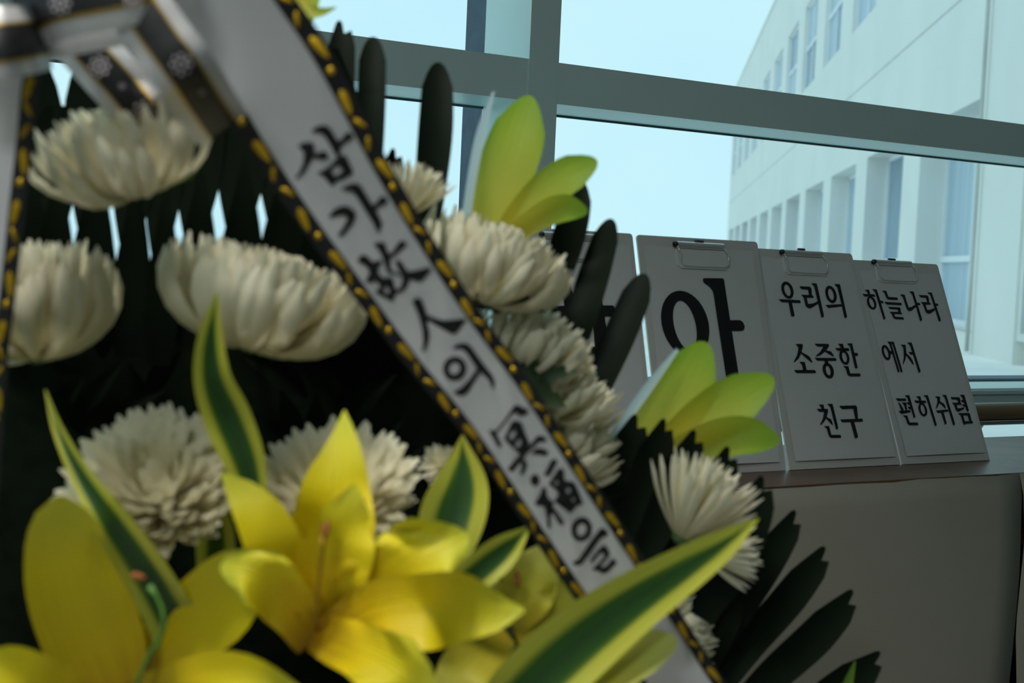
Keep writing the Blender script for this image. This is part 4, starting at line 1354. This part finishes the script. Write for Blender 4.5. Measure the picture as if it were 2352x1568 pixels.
brush((780, 530),
      [(620, 250), (700, 210), (830, 215), (880, 380), (920, 440), (935, 560), (930, 700), (1010, 750), (1120, 810), (1130, 850), (1000, 790), (870, 760), (820, 600), (760, 430), (700, 330)],
      [(880, 420), (960, 400), (1090, 210), (1150, 170), (1240, 230), (1200, 300), (980, 480), (920, 520)],
      [[(330, 530), (380, 460), (460, 440), (540, 490), (600, 570), (750, 540), (790, 570), (720, 660), (700, 740), (760, 840), (830, 870), (930, 840), (980, 890), (1020, 1060), (1120, 1100), (1010, 1190), (980, 1300), (850, 1240), (640, 1120), (740, 1050), (720, 960), (660, 920), (540, 960), (470, 940), (540, 800), (540, 730), (470, 640), (360, 590)],
       [(800, 1060), (870, 1020), (920, 1080), (900, 1160), (820, 1130)]],
      [(1020, 570), (1070, 520), (1130, 570), (1250, 740), (1350, 740), (1640, 670), (1690, 720), (1540, 900), (1470, 940), (1290, 890), (1240, 1020), (1160, 1110), (1030, 1160), (1010, 1110), (1110, 1050), (1160, 900), (1130, 800), (1080, 720)])
brush((880, 650),
      [(530, 330), (620, 270), (700, 290), (770, 460), (810, 590), (1000, 660), (1120, 690), (1500, 650), (1520, 690), (1380, 880), (1310, 940), (1230, 920), (1000, 790), (840, 690), (800, 720), (850, 900), (840, 1060), (760, 1250), (710, 1260), (740, 1080), (720, 850), (650, 600), (550, 370)])
brush((960, 760),
      ('o', (675, 690, 215, 225, -20), (670, 690, 98, 112, -20)),
      [(640, 300), (760, 230), (870, 220), (960, 270), (1180, 570), (1370, 820), (1410, 920), (1400, 1070), (1370, 1060), (1300, 900), (1160, 760), (1110, 800), (940, 1100), (860, 1180), (780, 1190), (660, 1150), (680, 1110), (820, 1020), (960, 870), (1080, 700), (1050, 640), (880, 390), (800, 330), (660, 330)])
brush((1070, 910),
      [(420, 640), (470, 610), (540, 640), (690, 470), (880, 180), (940, 150), (1130, 240), (1150, 300), (1090, 350), (980, 370), (920, 300), (850, 330), (700, 520), (560, 680), (660, 900), (640, 940), (580, 920), (480, 740)],
      [[(830, 480), (900, 440), (1020, 480), (1060, 600), (1170, 860), (1100, 1010), (1010, 1080), (900, 990), (700, 780), (760, 660), (800, 560)],
       [(840, 650), (900, 620), (920, 680), (860, 800), (780, 760)], [(960, 790), (1010, 780), (1020, 860), (950, 950), (890, 900)]],
      [(1500, 800), (1440, 840), (1340, 840), (1100, 1070), (930, 1300), (850, 1390), (790, 1370), (770, 1320), (960, 1100), (1200, 870), (1320, 720), (1420, 730)],
      [(1180, 1060), (1300, 950), (1420, 960), (1520, 1020), (1480, 1090), (1340, 1070)],
      [(1000, 1150), (1090, 1170), (1130, 1240), (1090, 1370), (1030, 1440), (980, 1440), (1030, 1300)])
brush((1160, 1040),
      ('o', (550, 500, 88, 108, 0)),
      [(710, 410), (850, 130), (920, 110), (970, 160), (830, 400), (760, 430)],
      [(700, 610), (760, 660), (770, 780), (830, 860), (900, 900), (880, 980), (960, 1080), (1090, 1280), (1060, 1340), (980, 1290), (880, 1100), (830, 1140), (830, 1380), (780, 1380), (770, 1200), (720, 980), (640, 970), (560, 960), (550, 920), (650, 750), (680, 640)],
      [[(800, 570), (970, 300), (1040, 270), (1090, 340), (1090, 500), (1180, 520), (1260, 530), (1310, 600), (1440, 940), (1330, 960), (1200, 1110), (1080, 1020), (960, 930), (900, 900), (980, 760), (950, 690)],
       [(1110, 700), (1160, 630), (1210, 680), (1170, 750)], [(900, 545), (950, 495), (985, 545), (930, 600)], [(1210, 860), (1250, 810), (1290, 860), (1250, 900)]])
brush((1260, 1160),
      ('o', (605, 440, 190, 225, -15), (605, 452, 88, 118, -15)),
      [(430, 1060), (560, 980), (760, 680), (930, 450), (1000, 410), (1100, 500), (1070, 560), (960, 610), (750, 900), (600, 1090), (500, 1110)],
      [(760, 1010), (900, 830), (1010, 720), (1090, 790), (1130, 910), (960, 1100), (990, 1150), (1080, 1100), (1180, 970), (1250, 1030), (1240, 1080), (1080, 1230), (1000, 1260), (900, 1200), (800, 1190), (830, 1140), (930, 1050), (1030, 930), (1000, 870), (930, 900), (800, 1060)])

ribbon('plain_ribbon', [(-10, 20, 236), (-38, 180, 216), (-48, 300, 212), (-62, 450, 205), (-78, 620, 200), (-96, 800, 195), (-108, 1000, 190), (-125, 1250, 186)],
       'white ribbon with black and gold border hanging straight down under the bow', 0.785, 0.89)


# ------------------------------------------------------------------ bow of silver ribbon with a black, gold-lined stripe
bow = empty('ribbon_bow', at(240, 60, 0.8), 'black and silver bow with gold lines and snowflake motifs', 'bow')


STRIP = {}


def bow_strip(name, pts, n=22, bulge=0.10, silver_only=False):
    """one length of bow ribbon; silver web, black stripe and gold lines are pieces of it"""
    def sub(a0, a1, off):
        _, ev2, _ = spline(pts, 2)
        V, Fc = [], []
        cols = 6
        for i in range(n):
            t = i / (n - 1)
            x, y, w, d = ev2(t)
            x2, y2 = ev2(min(1, t + 0.01))[:2]
            x1, y1 = ev2(max(0, t - 0.01))[:2]
            l = math.hypot(x2 - x1, y2 - y1)
            nx, ny = (y2 - y1) / l, -(x2 - x1) / l
            for j in range(cols + 1):
                a = a0 + (a1 - a0) * j / cols
                V.append(at(x + nx * a * w / 2, y + ny * a * w / 2, d - off + bulge * w / FPX * d * a * a))
        m = cols + 1
        for i in range(n - 1):
            for j in range(cols):
                Fc.append((i * m + j, i * m + j + 1, (i + 1) * m + j + 1, (i + 1) * m + j))
        return V, Fc
    web = child(name, sub(-1, 1, 0), 'bow_silver', bow, smooth=True)
    if not silver_only:
        child('black_stripe', sub(-0.50, 0.50, 0.0005), 'ribbon_black', web, smooth=True)
        for a in (-0.52, 0.52):
            child('gold_line', sub(a - 0.035, a + 0.035, 0.0009), 'gold_thread', web, smooth=True)
    _, ev3, _ = spline(pts, 2)
    sam = [ev3(i / 80) for i in range(81)]

    def on_strip(x, y):
        q = min(sam, key=lambda p: (p[0] - x) ** 2 + (p[1] - y) ** 2)
        a2 = ((q[0] - x) ** 2 + (q[1] - y) ** 2) / (q[2] / 2) ** 2
        return at(x, y, q[3] + bulge * q[2] / FPX * q[3] * a2 - 0.0022)
    STRIP[web.name] = on_strip
    return web


def motif(web, x, y, r):
    on = STRIP[web.name]
    V, Fc = [], []
    for k in range(8):
        q = 2 * math.pi * k / 8
        cx, cy = x + 0.74 * r * math.cos(q), y + 0.74 * r * math.sin(q)
        b = len(V)
        for j in range(8):
            p = 2 * math.pi * j / 8
            V.append(on(cx + 0.16 * r * math.cos(p), cy + 0.16 * r * math.sin(p)))
        Fc.append(tuple(range(b, b + 8)))
    b = len(V)
    for j in range(16):
        p = 2 * math.pi * j / 16
        V.append(on(x + 0.42 * r * math.cos(p), y + 0.42 * r * math.sin(p)))
        V.append(on(x + 0.26 * r * math.cos(p), y + 0.26 * r * math.sin(p)))
    for j in range(16):
        k = (j + 1) % 16
        Fc.append((b + 2 * j, b + 2 * k, b + 2 * k + 1, b + 2 * j + 1))
    child('snowflake_motif', (V, Fc), 'motif_white', web)


w_ = bow_strip('tail', [(120, 20, 128, 0.84), (215, 128, 130, 0.845), (290, 212, 132, 0.85), (360, 300, 132, 0.87), (400, 360, 130, 0.90)])
motif(w_, 228, 152, 28); motif(w_, 328, 258, 30); motif(w_, 280, 198, 9)
w_ = bow_strip('tail', [(270, -60, 146, 0.748), (358, 75, 148, 0.75), (425, 165, 148, 0.756), (472, 238, 142, 0.785), (512, 298, 136, 0.825)])
motif(w_, 416, 148, 30); motif(w_, 464, 212, 9)
w_ = bow_strip('loop', [(40, 35, 190, 0.775), (110, 0, 196, 0.752), (240, -28, 196, 0.742), (350, -50, 190, 0.75), (430, -72, 180, 0.775)], bulge=0.12)
motif(w_, 138, 8, 28); motif(w_, 305, -6, 28)
bow_strip('loop_inside', [(50, 95, 110, 0.80), (150, 75, 110, 0.805), (280, 52, 100, 0.805), (420, 5, 90, 0.80)], silver_only=True)
bow_strip('loop', [(110, 85, 150, 0.775), (60, 92, 160, 0.755), (-10, 100, 170, 0.745), (-120, 110, 170, 0.76)], bulge=0.12)
child('knot', join(tube([at(40 + 6 * k, -40 - 10 * k, 0.77) for k in range(6)], [0.012, 0.02, 0.022, 0.022, 0.02, 0.012], 12)), 'bow_silver', bow, smooth=True)
